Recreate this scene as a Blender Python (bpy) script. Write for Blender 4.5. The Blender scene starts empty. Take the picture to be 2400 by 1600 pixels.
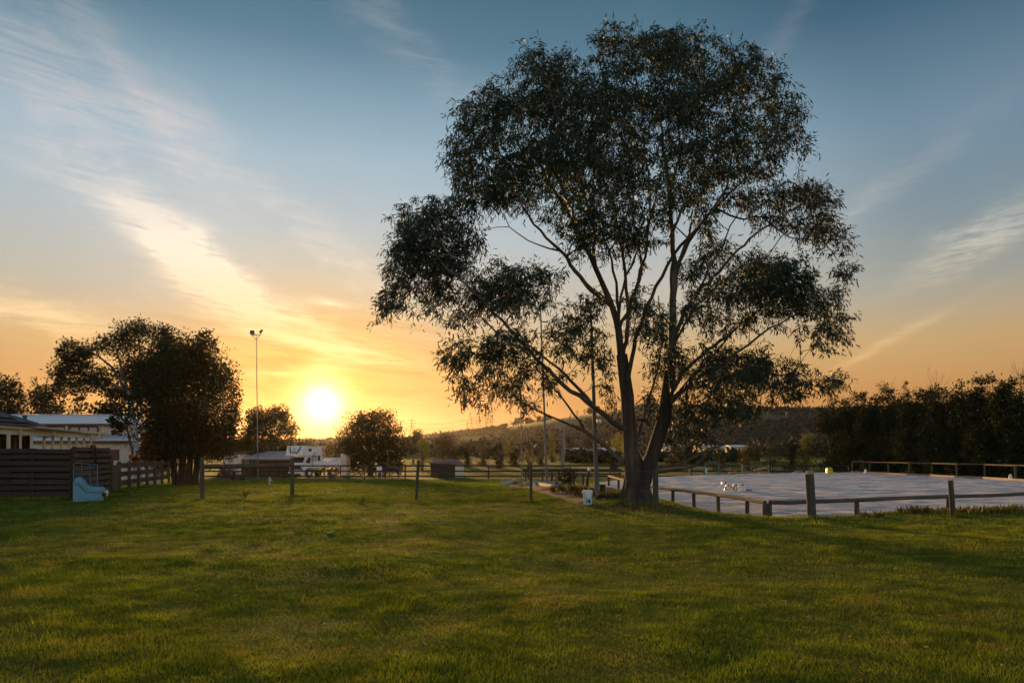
import bpy, math, random
import numpy as np
from mathutils import Vector, Matrix

# ------------------------------------------------------------------ camera, world, sun, exposure
S = bpy.context.scene
C = S.collection
F, HOR, EYE = 1600.0, 1060.0, 1.6            # focal length and horizon row of the 2400 px photograph, eye height
cam = bpy.data.cameras.new("camera")
cam.lens, cam.sensor_width = 24.0, 36.0
cam.shift_y = (HOR - 800) / 2400.0
cam.clip_end = 6000
camo = bpy.data.objects.new("camera", cam)
C.objects.link(camo)
camo.location = (0, 0, EYE)
camo.rotation_euler = (math.radians(90), 0, 0)
S.camera = camo

SUN = Vector((-0.278, 1.0, 0.0719)).normalized()
SUN_EL = math.asin(SUN.z)
SUN_AZ = math.atan2(SUN.x, SUN.y)

S.view_settings.view_transform = 'Standard'
S.view_settings.look = 'None'
S.view_settings.gamma = 1
S.view_settings.exposure = 1.25
S.view_settings.use_curve_mapping = False
S.cycles.use_denoising = True
S.cycles.denoiser = 'OPENIMAGEDENOISE'
S.cycles.denoising_input_passes = 'RGB_ALBEDO_NORMAL'
S.cycles.denoising_prefilter = 'ACCURATE'
S.cycles.max_bounces = 8
S.cycles.volume_bounces = 0
S.cycles.transparent_max_bounces = 8
S.cycles.sample_clamp_indirect = 4

sun = bpy.data.lights.new("sun", 'SUN')
sun.energy = 5.0
sun.angle = math.radians(8)
sun.color = (1.0, 0.54, 0.17)
suno = bpy.data.objects.new("sun", sun)
C.objects.link(suno)
suno.rotation_euler = SUN.to_track_quat('Z', 'Y').to_euler()


class NT:
    """small helper for building math node trees"""
    def __init__(self, tree):
        self.t = tree

    def n(self, typ, **kw):
        nd = self.t.nodes.new(typ)
        for k, v in kw.items():
            setattr(nd, k, v)
        return nd

    def put(self, sock, v):
        if isinstance(v, bpy.types.NodeSocket):
            self.t.links.new(v, sock)
        else:
            sock.default_value = v

    def m(self, op, a, b=None, c=None, clamp=False):
        nd = self.n('ShaderNodeMath', operation=op, use_clamp=clamp)
        self.put(nd.inputs[0], a)
        if b is not None:
            self.put(nd.inputs[1], b)
        if c is not None:
            self.put(nd.inputs[2], c)
        return nd.outputs[0]

    def mix(self, fac, a, b, mode='MIX', clamp=False):
        nd = self.n('ShaderNodeMix', data_type='RGBA', blend_type=mode, clamp_factor=True)
        nd.clamp_result = clamp
        self.put(nd.inputs[0], fac)
        for s, v in ((nd.inputs[6], a), (nd.inputs[7], b)):
            if not isinstance(v, bpy.types.NodeSocket):
                v = (v[0], v[1], v[2], 1)
            self.put(s, v)
        return nd.outputs[2]

    def ramp(self, fac, stops, interp='LINEAR'):
        nd = self.n('ShaderNodeValToRGB')
        cr = nd.color_ramp
        cr.interpolation = interp
        while len(cr.elements) < len(stops):
            cr.elements.new(0.5)
        for e, (p, c) in zip(cr.elements, stops):
            e.position = p
            e.color = (c[0], c[1], c[2], 1) if not isinstance(c, (int, float)) else (c, c, c, 1)
        self.put(nd.inputs[0], fac)
        return nd.outputs[0]

    def noise(self, vec, scale, detail=4, rough=0.55, dist=0.0):
        nd = self.n('ShaderNodeTexNoise')
        if vec is not None:
            self.put(nd.inputs['Vector'], vec)
        nd.inputs['Scale'].default_value = scale
        nd.inputs['Detail'].default_value = detail
        nd.inputs['Roughness'].default_value = rough
        nd.inputs['Distortion'].default_value = dist
        return nd.outputs['Fac']

    def comb(self, x, y, z):
        nd = self.n('ShaderNodeCombineXYZ')
        for s, v in zip(nd.inputs, (x, y, z)):
            self.put(s, v)
        return nd.outputs[0]


def build_world():
    w = bpy.data.worlds.new("World")
    S.world = w
    w.use_nodes = True
    t = w.node_tree
    t.nodes.clear()
    k = NT(t)
    out = k.n('ShaderNodeOutputWorld')
    co = k.n('ShaderNodeTexCoord')
    sep = k.n('ShaderNodeSeparateXYZ')
    t.links.new(co.outputs['Generated'], sep.inputs[0])
    dx, dy, dz = sep.outputs
    el = k.m('MULTIPLY', k.m('ARCSINE', k.m('MINIMUM', k.m('MAXIMUM', dz, -1.0), 1.0)), 57.29578)
    az = k.m('MULTIPLY', k.m('ARCTAN2', dx, dy), 57.29578)
    dot = k.n('ShaderNodeVectorMath', operation='DOT_PRODUCT')
    t.links.new(co.outputs['Generated'], dot.inputs[0])
    dot.inputs[1].default_value = SUN
    ang = k.m('MULTIPLY', k.m('ARCCOSINE', k.m('MINIMUM', dot.outputs['Value'], 0.999999)), 57.29578)
    # clear sky: colour by height
    e01 = k.m('DIVIDE', el, 90.0, clamp=True)
    base = k.ramp(e01, [(0.0, (.50, .18, .070)), (0.045, (.60, .275, .085)), (0.09, (.63, .41, .18)), (0.135, (.51, .48, .40)),
                        (0.19, (.425, .50, .535)), (0.25, (.33, .47, .565)), (0.30, (.20, .335, .43)),
                        (0.335, (.105, .22, .31)), (0.37, (.075, .18, .255)), (0.6, (.075, .14, .205)), (1.0, (.085, .14, .20))])
    # far from the sun the sky dims, more so higher up; the unseen opposite side is raised to light the ground
    a01 = k.m('DIVIDE', ang, 180.0, clamp=True)
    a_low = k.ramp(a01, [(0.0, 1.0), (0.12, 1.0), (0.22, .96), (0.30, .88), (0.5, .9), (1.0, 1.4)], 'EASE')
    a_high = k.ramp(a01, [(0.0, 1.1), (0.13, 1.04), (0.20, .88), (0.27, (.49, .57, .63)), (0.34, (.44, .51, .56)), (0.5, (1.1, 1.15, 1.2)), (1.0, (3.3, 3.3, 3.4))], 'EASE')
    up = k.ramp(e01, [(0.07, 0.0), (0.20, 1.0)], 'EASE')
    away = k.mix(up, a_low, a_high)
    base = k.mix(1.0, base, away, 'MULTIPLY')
    # glow round the sun
    def glow(width, power, col, amp):
        g = k.m('MULTIPLY', k.m('EXPONENT', k.m('MULTIPLY', k.m('POWER', k.m('DIVIDE', ang, width), power), -1.0)), amp)
        return k.mix(1.0, (g if False else col), k.comb(g, g, g), 'MULTIPLY')
    low = k.m('EXPONENT', k.m('MULTIPLY', k.m('POWER', k.m('DIVIDE', k.m('MAXIMUM', el, 0.0), 11.0), 2.0), -1.0))
    g1 = glow(13.0, 1.5, (1.0, .50, .04), 0.035)
    g2 = glow(3.6, 1.15, (1.0, .46, .01), 0.22)
    g3 = glow(1.3, 1.5, (1.0, .76, .34), 4.6)
    g4 = k.mix(1.0, glow(30.0, 1.5, (1.0, .50, .14), 0.06), k.comb(low, low, low), 'MULTIPLY')
    sky = base
    for g in (g4, g1, g2):
        sky = k.mix(1.0, sky, g, 'ADD')
    # blue is eaten near the sun
    yel = k.m('EXPONENT', k.m('MULTIPLY', k.m('POWER', k.m('DIVIDE', ang, 7.5), 2.0), -1.0))
    sky = k.mix(k.m('MULTIPLY', yel, 0.95), sky, k.mix(1.0, sky, (1.05, .74, .12), 'MULTIPLY'))

    # cirrus: patches placed by azimuth and elevation, filled with streaky noise
    def ae(px, py):
        x, z = (px - 1200) / F, (HOR - py) / F
        return math.degrees(math.atan(x)), math.degrees(math.atan2(z, math.hypot(1, x)))
    patches = [  # centre px, half length, half width, angle (down to the right), strength, streak frequency
        (110, 180, 300, 105, 24, .52, 1.0), (300, 190, 300, 42, 47, .34, 1.0), (430, 320, 130, 60, 42, .40, 1.0),
        (395, 572, 120, 42, 34, 1.1, 1.5), (490, 640, 150, 56, 40, 1.15, 1.5), (640, 738, 220, 48, 22, 1.0, 1.3), (80, 740, 230, 48, 8, .85, 1.0),
        (250, 440, 240, 60, 18, .42, .9), (640, 460, 420, 46, 36, .26, .7), (940, 95, 240, 40, 34, .26, .8),
        (2300, 560, 160, 52, -26, .95, 1.9), (2060, 812, 210, 12, -27, .42, .7), (2090, 430, 280, 34, -31, .36, .8),
        (780, 709, 44, 8, 6, .75, 1.6), (750, 800, 190, 16, 9, .75, 1.0), (700, 870, 150, 12, -6, .75, 1.0), (860, 850, 170, 12, 5, .55, 1.0),
        (300, 480, 150, 10, 9, .4, .8), (1850, 60, 200, 30, -50, .2, .8)]
    dens = None
    for i, (px, py, hl, hw, an, st, fr) in enumerate(patches):
        a0, e0 = ae(px, py)
        a1, e1 = ae(px + 10, py)
        sc = (a1 - a0) / 10.0                      # degrees per photo pixel hereabouts
        ca, sa = math.cos(math.radians(-an)), math.sin(math.radians(-an))
        u = k.m('SUBTRACT', az, a0)
        v = k.m('SUBTRACT', el, e0)
        a = k.m('ADD', k.m('MULTIPLY', u, ca), k.m('MULTIPLY', v, sa))
        b = k.m('SUBTRACT', k.m('MULTIPLY', v, ca), k.m('MULTIPLY', u, sa))
        # streaks run nearly level inside the patches
        st_an = math.radians(-an * 0.16)
        cs, ss = math.cos(st_an), math.sin(st_an)
        p = k.m('ADD', k.m('MULTIPLY', az, cs), k.m('MULTIPLY', el, ss))
        q = k.m('SUBTRACT', k.m('MULTIPLY', el, cs), k.m('MULTIPLY', az, ss))
        vec = k.comb(k.m('MULTIPLY', p, 0.10 * fr), k.m('MULTIPLY', q, 0.85 * fr), 3.7 * i)
        nz = k.noise(vec, 1.8, 9, 0.68, 0.7)
        rag = k.noise(k.comb(k.m('MULTIPLY', az, 0.26), k.m('MULTIPLY', el, 0.40), 7.1 * i), 1.3, 4, 0.62)
        off = k.m('MULTIPLY', k.m('SUBTRACT', rag, 0.5), 2.6)
        ga = k.m('POWER', k.m('DIVIDE', a, hl * sc), 2.0)
        gb = k.m('POWER', k.m('ADD', k.m('DIVIDE', b, hw * sc), off), 2.0)
        env = k.m('EXPONENT', k.m('MULTIPLY', k.m('ADD', ga, gb), -1.0))
        fil = k.m('MULTIPLY_ADD', nz, 3.6, -1.12, clamp=True)
        d = k.m('MULTIPLY', k.m('MULTIPLY', env, fil), st * 1.35)
        dens = d if dens is None else k.m('ADD', dens, d)
    # thin veil everywhere, so that the sky outside the frame goes on in the same way
    pl = k.m('ADD', k.m('MAXIMUM', dz, 0.0), 0.10)
    wx, wy = k.m('DIVIDE', dx, pl), k.m('DIVIDE', dy, pl)
    veil = k.noise(k.comb(k.m('ADD', k.m('MULTIPLY', wx, .8), k.m('MULTIPLY', wy, .35)),
                          k.m('SUBTRACT', k.m('MULTIPLY', wy, .12), k.m('MULTIPLY', wx, .25)), 0), 1.1, 5, 0.6, 0.8)
    veil = k.m('MULTIPLY', k.m('MULTIPLY_ADD', veil, 2.2, -0.95, clamp=True), 0.15)
    dens = k.m('MINIMUM', k.m('ADD', dens, veil), 1.0)
    ccol = k.ramp(e01, [(0.0, (.95, .50, .20)), (0.05, (.98, .54, .17)), (0.11, (1.0, .73, .40)), (0.17, (1.0, .88, .72)), (0.24, (.68, .64, .63)),
                        (0.32, (.47, .475, .49)), (0.5, (.32, .36, .42)), (1.0, (.2, .26, .33))])
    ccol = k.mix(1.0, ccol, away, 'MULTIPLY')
    ccol = k.mix(1.0, ccol, g1, 'ADD')
    ccol = k.mix(1.0, ccol, g2, 'ADD')
    sky = k.mix(k.m('MULTIPLY', dens, 0.85), sky, ccol)
    # low mauve bank right of the sun
    a0, e0 = ae(1020, 955)
    nb = k.noise(k.comb(k.m('MULTIPLY', az, .10), k.m('MULTIPLY', el, .8), 55.0), 1.2, 4, .55)
    bank = k.m('MULTIPLY', k.m('EXPONENT', k.m('MULTIPLY', k.m('ADD', k.m('POWER', k.m('DIVIDE', k.m('SUBTRACT', az, a0), 9.0), 2.0),
               k.m('POWER', k.m('DIVIDE', k.m('SUBTRACT', el, e0), 2.2), 2.0)), -1.0)), k.m('MULTIPLY_ADD', nb, 2.2, -.45, clamp=True))
    sky = k.mix(k.m('MULTIPLY', bank, .6), sky, (.66, .29, .12))
    # streaks of thicker cloud in the glow above the sun
    a0, e0 = ae(790, 850)
    nb = k.noise(k.comb(k.m('MULTIPLY', k.m('ADD', az, k.m('MULTIPLY', el, .8)), .12), k.m('MULTIPLY', k.m('SUBTRACT', el, k.m('MULTIPLY', az, -.10)), 1.0), 23.0), 1.1, 6, .6, .8)
    bank = k.m('MULTIPLY', k.m('EXPONENT', k.m('MULTIPLY', k.m('ADD', k.m('POWER', k.m('DIVIDE', k.m('SUBTRACT', az, a0), 13.0), 2.0),
               k.m('POWER', k.m('DIVIDE', k.m('SUBTRACT', el, e0), 4.2), 2.0)), -1.0)), k.m('MULTIPLY_ADD', nb, 5.0, -2.3, clamp=True))
    sky = k.mix(k.m('MULTIPLY', bank, .75), sky, k.mix(1.0, sky, (.80, .56, .34), 'MULTIPLY'))
    sky = k.mix(1.0, sky, g3, 'ADD')
    # below the horizon: dim earth
    gnd = k.m('MULTIPLY_ADD', el, 0.5, 1.0, clamp=True)
    sky = k.mix(gnd, (.03, .03, .02), sky)
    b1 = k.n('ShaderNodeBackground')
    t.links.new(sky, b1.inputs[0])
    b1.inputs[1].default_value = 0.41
    nish = k.n('ShaderNodeTexSky')
    nish.sky_type = 'NISHITA'
    nish.sun_disc = False
    nish.sun_elevation = SUN_EL
    nish.sun_rotation = SUN_AZ
    nish.air_density = 1.0
    nish.dust_density = 1.0
    b2 = k.n('ShaderNodeBackground')
    t.links.new(nish.outputs[0], b2.inputs[0])
    b2.inputs[1].default_value = 0.001
    add = k.n('ShaderNodeAddShader')
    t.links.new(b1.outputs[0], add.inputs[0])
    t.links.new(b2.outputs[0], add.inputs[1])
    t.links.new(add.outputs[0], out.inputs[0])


build_world()


# ------------------------------------------------------------------ helpers
def X(px, d):
    return (px - 1200) / F * d


def Z(py, d):
    return EYE - (py - HOR) / F * d


def P(px, py, d):
    return Vector((X(px, d), d, Z(py, d)))


def sstep(a, b, x):
    t = np.clip((x - a) / (b - a), 0, 1)
    return t * t * (3 - 2 * t)


ARENA = np.array([(6.9, 18.7), (17.1, 22.8), (38, 31.0), (36.2, 40), (34.9, 47), (32.6, 66.4), (28.9, 66), (17.7, 59.5), (10.7, 53), (5.9, 45), (5.66, 40)])
ARENA_Z = -0.35


def poly_sd(px, py, poly):
    """signed distance to a polygon, negative inside"""
    px = np.asarray(px, float)
    py = np.asarray(py, float)
    d = np.full(px.shape, 1e9)
    ins = np.zeros(px.shape, bool)
    n = len(poly)
    for i in range(n):
        ax, ay = poly[i]
        bx, by = poly[(i + 1) % n]
        ex, ey = bx - ax, by - ay
        t = np.clip(((px - ax) * ex + (py - ay) * ey) / (ex * ex + ey * ey), 0, 1)
        d = np.minimum(d, np.hypot(px - ax - t * ex, py - ay - t * ey))
        c = ((ay > py) != (by > py))
        with np.errstate(divide='ignore', invalid='ignore'):
            xi = ex * (py - ay) / (ey if ey != 0 else 1e-9) + ax
        ins ^= c & (px < xi)
    return np.where(ins, -d, d)


def vnoise(x, y, s, seed=0):
    """cheap smooth value noise"""
    x = np.asarray(x, float) / s + 1000 + seed * 17.3
    y = np.asarray(y, float) / s + 1000 + seed * 9.1
    xi, yi = np.floor(x), np.floor(y)
    fx, fy = x - xi, y - yi
    fx, fy = fx * fx * (3 - 2 * fx), fy * fy * (3 - 2 * fy)
    def r(a, b):
        v = np.sin(a * 127.1 + b * 311.7 + seed) * 43758.5453
        return v - np.floor(v)
    return (r(xi, yi) * (1 - fx) + r(xi + 1, yi) * fx) * (1 - fy) + (r(xi, yi + 1) * (1 - fx) + r(xi + 1, yi + 1) * fx) * fy


def ground(x, y):
    x = np.asarray(x, float)
    y = np.asarray(y, float)
    h = -1.1 * sstep(24, 68, y) + 0.9 * sstep(82, 150, y)
    sd = poly_sd(x, y, ARENA)
    w = 1 - sstep(0.0, 1.9, sd)
    h = h * (1 - w) + (ARENA_Z - 0.06) * w
    far = sstep(60, 90, y) + sstep(40, 60, np.abs(x))
    h = h + (vnoise(x, y, 2.6, 3) - .5) * .10 * (1 - w) + (vnoise(x, y, .9, 5) - .5) * .035 * (1 - w) + (vnoise(x, y, 30, 8) - .5) * 0.5 * np.clip(far, 0, 1)
    # root mound of the big gum
    h = h + 0.14 * np.exp(-((x - 3.55) ** 2 + (y - 20.8) ** 2) / 1.3)
    return h


def gz(x, y):
    return float(ground(np.array([x]), np.array([y]))[0])


def np_mesh(name, V, Fc, smooth=False):
    V = np.ascontiguousarray(V, np.float32)
    Fc = np.ascontiguousarray(Fc, np.int32)
    me = bpy.data.meshes.new(name)
    m, kk = Fc.shape
    me.vertices.add(len(V))
    me.vertices.foreach_set('co', V.ravel())
    me.loops.add(m * kk)
    me.loops.foreach_set('vertex_index', Fc.ravel())
    me.polygons.add(m)
    me.polygons.foreach_set('loop_start', np.arange(0, m * kk, kk, dtype=np.int32))
    if smooth:
        me.polygons.foreach_set('use_smooth', np.ones(m, bool))
    me.update(calc_edges=True)
    return me


class MB:
    """collects boxes, bars and tubes for ONE mesh"""
    def __init__(self):
        self.v, self.f = [], []

    def add(self, vs, fs):
        o = len(self.v)
        self.v += [tuple(v) for v in vs]
        self.f += [tuple(i + o for i in f) for f in fs]
        return self

    def box(self, c, s, rz=0.0, rx=0.0, ry=0.0):
        M = Matrix.Rotation(rz, 3, 'Z') @ Matrix.Rotation(ry, 3, 'Y') @ Matrix.Rotation(rx, 3, 'X')
        c = Vector(c)
        vs = [c + M @ Vector((sx * s[0] / 2, sy * s[1] / 2, sz * s[2] / 2)) for sx in (-1, 1) for sy in (-1, 1) for sz in (-1, 1)]
        return self.add(vs, [(0, 1, 3, 2), (4, 6, 7, 5), (0, 4, 5, 1), (2, 3, 7, 6), (0, 2, 6, 4), (1, 5, 7, 3)])

    def bar(self, p, q, w, h, up=(0, 0, 1)):
        p, q = Vector(p), Vector(q)
        d = (q - p).normalized()
        u = Vector(up)
        if abs(d.dot(u)) > .98:
            u = Vector((0, 1, 0))
        s = d.cross(u).normalized()
        u = s.cross(d).normalized()
        vs = [b + s * (i * w / 2) + u * (j * h / 2) for b in (p, q) for i in (-1, 1) for j in (-1, 1)]
        return self.add(vs, [(0, 1, 3, 2), (4, 6, 7, 5), (0, 4, 5, 1), (2, 3, 7, 6), (0, 2, 6, 4), (1, 5, 7, 3)])

    def tube(self, pts, rad, n=8, cap=True, rng=None, jit=0.0):
        pts = [Vector(p) for p in pts]
        if isinstance(rad, (int, float)):
            rad = [rad] * len(pts)
        vs, fs = [], []
        ref = None
        for i, p in enumerate(pts):
            a = pts[max(i - 1, 0)]
            b = pts[min(i + 1, len(pts) - 1)]
            d = (b - a).normalized()
            if ref is None:
                ref = Vector((1, 0, 0)) if abs(d.x) < .8 else Vector((0, 1, 0))
            s = (ref - d * ref.dot(d)).normalized()
            ref = s
            t = d.cross(s)
            for j in range(n):
                an = 2 * math.pi * j / n
                r = rad[i] * (1 + (rng.uniform(-jit, jit) if rng else 0))
                vs.append(p + s * (math.cos(an) * r) + t * (math.sin(an) * r))
        for i in range(len(pts) - 1):
            for j in range(n):
                k2 = (j + 1) % n
                fs.append((i * n + j, i * n + k2, (i + 1) * n + k2, (i + 1) * n + j))
        if cap:
            fs.append(tuple(range(n - 1, -1, -1)))
            fs.append(tuple((len(pts) - 1) * n + j for j in range(n)))
        return self.add(vs, fs)

    def lathe(self, c, prof, n=16, cap=True):
        vs, fs = [], []
        for r, z in prof:
            for j in range(n):
                an = 2 * math.pi * j / n
                vs.append((c[0] + r * math.cos(an), c[1] + r * math.sin(an), c[2] + z))
        for i in range(len(prof) - 1):
            for j in range(n):
                k2 = (j + 1) % n
                fs.append((i * n + j, i * n + k2, (i + 1) * n + k2, (i + 1) * n + j))
        if cap:
            fs.append(tuple(range(n - 1, -1, -1)))
            fs.append(tuple((len(prof) - 1) * n + j for j in range(n)))
        return self.add(vs, fs)

    def prism(self, poly, off):
        """closed polygon (3D points) extruded by the vector off"""
        n = len(poly)
        off = Vector(off)
        vs = [Vector(p) for p in poly] + [Vector(p) + off for p in poly]
        fs = [tuple(range(n - 1, -1, -1)), tuple(range(n, 2 * n))] + [(i, (i + 1) % n, n + (i + 1) % n, n + i) for i in range(n)]
        return self.add(vs, fs)

    def mesh(self, name, org=(0, 0, 0), smooth=False, bevel=0.0):
        import bmesh
        me = bpy.data.meshes.new(name)
        me.from_pydata([(a - org[0], b - org[1], c - org[2]) for a, b, c in self.v], [], self.f)
        bm = bmesh.new()
        bm.from_mesh(me)
        bmesh.ops.recalc_face_normals(bm, faces=bm.faces)
        if bevel:
            bmesh.ops.bevel(bm, geom=[e for e in bm.edges], offset=bevel, segments=2, affect='EDGES', profile=.6, clamp_overlap=True)
        bm.to_mesh(me)
        bm.free()
        if smooth:
            me.polygons.foreach_set('use_smooth', [True] * len(me.polygons))
            me.set_sharp_from_angle(angle=math.radians(40))
        return me


def tag(o, label=None, cat=None, group=None, kind=None):
    for k_, v_ in (('label', label), ('category', cat), ('group', group), ('kind', kind)):
        if v_:
            o[k_] = v_
    return o


def thing(name, label, cat, loc=(0, 0, 0), group=None):
    o = bpy.data.objects.new(name, None)
    C.objects.link(o)
    o.empty_display_size = .3
    o.location = loc
    return tag(o, label, cat, group)


def worg(o):
    v = Vector((0, 0, 0))
    while o is not None:
        v = v + o.location
        o = o.parent
    return v


def part(name, mb, mat, parent=None, smooth=False, kind=None, label=None, bevel=0.0, org=None):
    """mb holds world coordinates; the object sits at the parent's origin"""
    base = worg(parent) if parent else Vector(org or (0, 0, 0))
    if isinstance(mb, MB):
        me = mb.mesh(name, base, smooth, bevel)
    else:
        me = mb
        if base.length > 0:
            me.transform(Matrix.Translation(-base))
    me.materials.append(mat)
    o = bpy.data.objects.new(name, me)
    C.objects.link(o)
    if parent:
        o.parent = parent
    else:
        o.location = base
    if kind:
        o['kind'] = kind
    if label:
        o['label'] = label
    return o


def copy_part(o, parent, loc, rot=None, scale=None):
    c = o.copy()
    C.objects.link(c)
    c.parent = parent
    c.location = Vector(loc) - worg(parent)
    if rot is not None:
        c.rotation_euler = rot
    if scale is not None:
        c.scale = scale
    return c


# ------------------------------------------------------------------ materials
def mat(name, col, col2=None, scale=4.0, rough=.85, bump=0.0, stretch=(1, 1, 1), metallic=0.0, spec=.3, detail=5, coord='Object', col3=None, scale3=.7):
    m = bpy.data.materials.new(name)
    m.use_nodes = True
    t = m.node_tree
    k = NT(t)
    b = t.nodes['Principled BSDF']
    b.inputs['Roughness'].default_value = rough
    b.inputs['Metallic'].default_value = metallic
    b.inputs['Specular IOR Level'].default_value = spec
    b.inputs['Base Color'].default_value = (*col, 1)
    if col2 is not None:
        tc = k.n('ShaderNodeTexCoord')
        mp = k.n('ShaderNodeMapping')
        mp.inputs['Scale'].default_value = stretch
        t.links.new(tc.outputs[coord], mp.inputs[0])
        nz = k.noise(mp.outputs[0], scale, detail, .6)
        f = k.m('MULTIPLY_ADD', nz, 2.6, -.8, clamp=True)
        c = k.mix(f, col, col2)
        if col3 is not None:
            nz3 = k.noise(mp.outputs[0], scale3, 3, .6)
            c = k.mix(k.m('MULTIPLY_ADD', nz3, 4.0, -1.7, clamp=True), c, col3)
        t.links.new(c, b.inputs['Base Color'])
        if bump:
            bp = k.n('ShaderNodeBump')
            bp.inputs['Strength'].default_value = 1.0
            bp.inputs['Distance'].default_value = bump
            t.links.new(nz, bp.inputs['Height'])
            t.links.new(bp.outputs[0], b.inputs['Normal'])
    return m


def leaf_mat(name, col, col2, trans=.35, tcol=None, rough=.55, patch=None, patch_scale=.3, spec=.25):
    """leaf: diffuse with some light coming through, each leaf its own tint"""
    m = bpy.data.materials.new(name)
    m.use_nodes = True
    t = m.node_tree
    k = NT(t)
    b = t.nodes['Principled BSDF']
    g = k.n('ShaderNodeNewGeometry')
    c = k.mix(g.outputs['Random Per Island'], col, col2)
    if patch is not None:
        nz = k.noise(g.outputs['Position'], patch_scale, 4, .6)
        c = k.mix(k.m('MULTIPLY_ADD', nz, 3.4, -1.25, clamp=True), c, patch)
    t.links.new(c, b.inputs['Base Color'])
    b.inputs['Roughness'].default_value = rough
    b.inputs['Specular IOR Level'].default_value = spec
    tr = k.n('ShaderNodeBsdfTranslucent')
    tc = k.mix(1.0, c, tcol or (1.7, 1.5, .5), 'MULTIPLY')
    t.links.new(tc, tr.inputs[0])
    mx = k.n('ShaderNodeMixShader')
    mx.inputs[0].default_value = trans
    t.links.new(b.outputs[0], mx.inputs[1])
    t.links.new(tr.outputs[0], mx.inputs[2])
    t.links.new(mx.outputs[0], t.nodes['Material Output'].inputs[0])
    return m


def lawn_material():
    m = mat('lawn_soil', (.05, .06, .015))
    t = m.node_tree
    k = NT(t)
    b = t.nodes['Principled BSDF']
    g = k.n('ShaderNodeNewGeometry')
    p = g.outputs['Position']
    n1 = k.noise(p, .35, 5, .6)
    n2 = k.noise(p, 3.0, 5, .65)
    n3 = k.noise(p, 22.0, 4, .7)
    c = k.mix(k.m('MULTIPLY_ADD', n1, 3.0, -1.0, clamp=True), (.085, .110, .008), (.140, .140, .014))
    c = k.mix(k.m('MULTIPLY_ADD', n2, 2.6, -.9, clamp=True), c, (.060, .080, .008))
    c = k.mix(k.m('MULTIPLY_ADD', n3, 2.0, -.7, clamp=True), c, k.mix(1.0, c, (.55, .55, .6), 'MULTIPLY'))
    # worn earth: below the big gum and in the paddock
    sep = k.n('ShaderNodeSeparateXYZ')
    t.links.new(p, sep.inputs[0])
    def spot(x, y, rx, ry):
        a = k.m('POWER', k.m('DIVIDE', k.m('SUBTRACT', sep.outputs[0], x), rx), 2.0)
        bb = k.m('POWER', k.m('DIVIDE', k.m('SUBTRACT', sep.outputs[1], y), ry), 2.0)
        return k.m('EXPONENT', k.m('MULTIPLY', k.m('ADD', a, bb), -1.0))
    sp = k.m('ADD', spot(4.6, 19.6, 2.6, 1.2), spot(-7.6, 27.0, 2.2, .9))
    sp = k.m('ADD', sp, spot(-6.4, 33.5, 2.2, 1.4))
    f = k.m('MULTIPLY_ADD', k.m('ADD', sp, k.m('MULTIPLY', n2, .9)), 2.6, -1.9, clamp=True)
    c = k.mix(f, c, (.070, .045, .026))
    t.links.new(c, b.inputs['Base Color'])
    b.inputs['Roughness'].default_value = 1.0
    b.inputs['Specular IOR Level'].default_value = .1
    bp = k.n('ShaderNodeBump')
    bp.inputs['Distance'].default_value = .06
    t.links.new(k.m('ADD', n3, n2), bp.inputs['Height'])
    t.links.new(bp.outputs[0], b.inputs['Normal'])
    return m


def grass_blade_material():
    """blades: dark and pale patches over the lawn, each blade its own tint, light shining through"""
    m = leaf_mat('grass_blade', (.112, .186, .011), (.178, .224, .016), .45, (1.6, 1.5, .35), .6, spec=.2)
    t = m.node_tree
    k = NT(t)
    b = t.nodes['Principled BSDF']
    tr = [n for n in t.nodes if n.bl_idname == 'ShaderNodeBsdfTranslucent'][0]
    g = k.n('ShaderNodeNewGeometry')
    c = b.inputs['Base Color'].links[0].from_socket
    mp = k.n('ShaderNodeMapping')
    mp.inputs['Scale'].default_value = (.75, 1.0, 1.0)
    t.links.new(g.outputs['Position'], mp.inputs[0])
    n1 = k.noise(mp.outputs[0], .55, 4, .6)
    n2 = k.noise(mp.outputs[0], 2.6, 4, .65)
    n3 = k.noise(mp.outputs[0], 1.1, 3, .6, .6)
    c = k.mix(k.m('MULTIPLY_ADD', n1, 4.5, -1.75, clamp=True), c, k.mix(1.0, c, (1.4, 1.15, 1.3), 'MULTIPLY'))
    c = k.mix(k.m('MULTIPLY_ADD', n2, 5.0, -2.2, clamp=True), k.mix(1.0, c, (.33, .42, .45), 'MULTIPLY'), c)
    c = k.mix(k.m('MULTIPLY_ADD', n3, 6.0, -3.3, clamp=True), c, (.26, .23, .050))
    t.links.new(c, b.inputs['Base Color'])
    t.links.new(k.mix(1.0, c, (1.45, 1.40, .15), 'MULTIPLY'), tr.inputs[0])
    return m


def sand_material():
    m = mat('arena_sand', (.42, .40, .42))
    t = m.node_tree
    k = NT(t)
    b = t.nodes['Principled BSDF']
    g = k.n('ShaderNodeNewGeometry')
    mp = k.n('ShaderNodeMapping')
    mp.inputs['Scale'].default_value = (.8, 1.9, 1)
    mp.inputs['Rotation'].default_value = (0, 0, math.radians(-12))
    t.links.new(g.outputs['Position'], mp.inputs[0])
    n1 = k.noise(mp.outputs[0], 5.0, 7, .74, .3)
    n2 = k.noise(g.outputs['Position'], .25, 3, .5)
    c = k.mix(k.m('MULTIPLY_ADD', n1, 3.4, -1.2, clamp=True), (.36, .355, .38), (.66, .645, .67))
    c = k.mix(k.m('MULTIPLY_ADD', n2, 2.4, -.8, clamp=True), c, k.mix(1.0, c, (.86, .84, .86), 'MULTIPLY'))
    t.links.new(c, b.inputs['Base Color'])
    b.inputs['Roughness'].default_value = .9
    bp = k.n('ShaderNodeBump')
    bp.inputs['Distance'].default_value = .12
    t.links.new(n1, bp.inputs['Height'])
    t.links.new(bp.outputs[0], b.inputs['Normal'])
    return m


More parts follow.
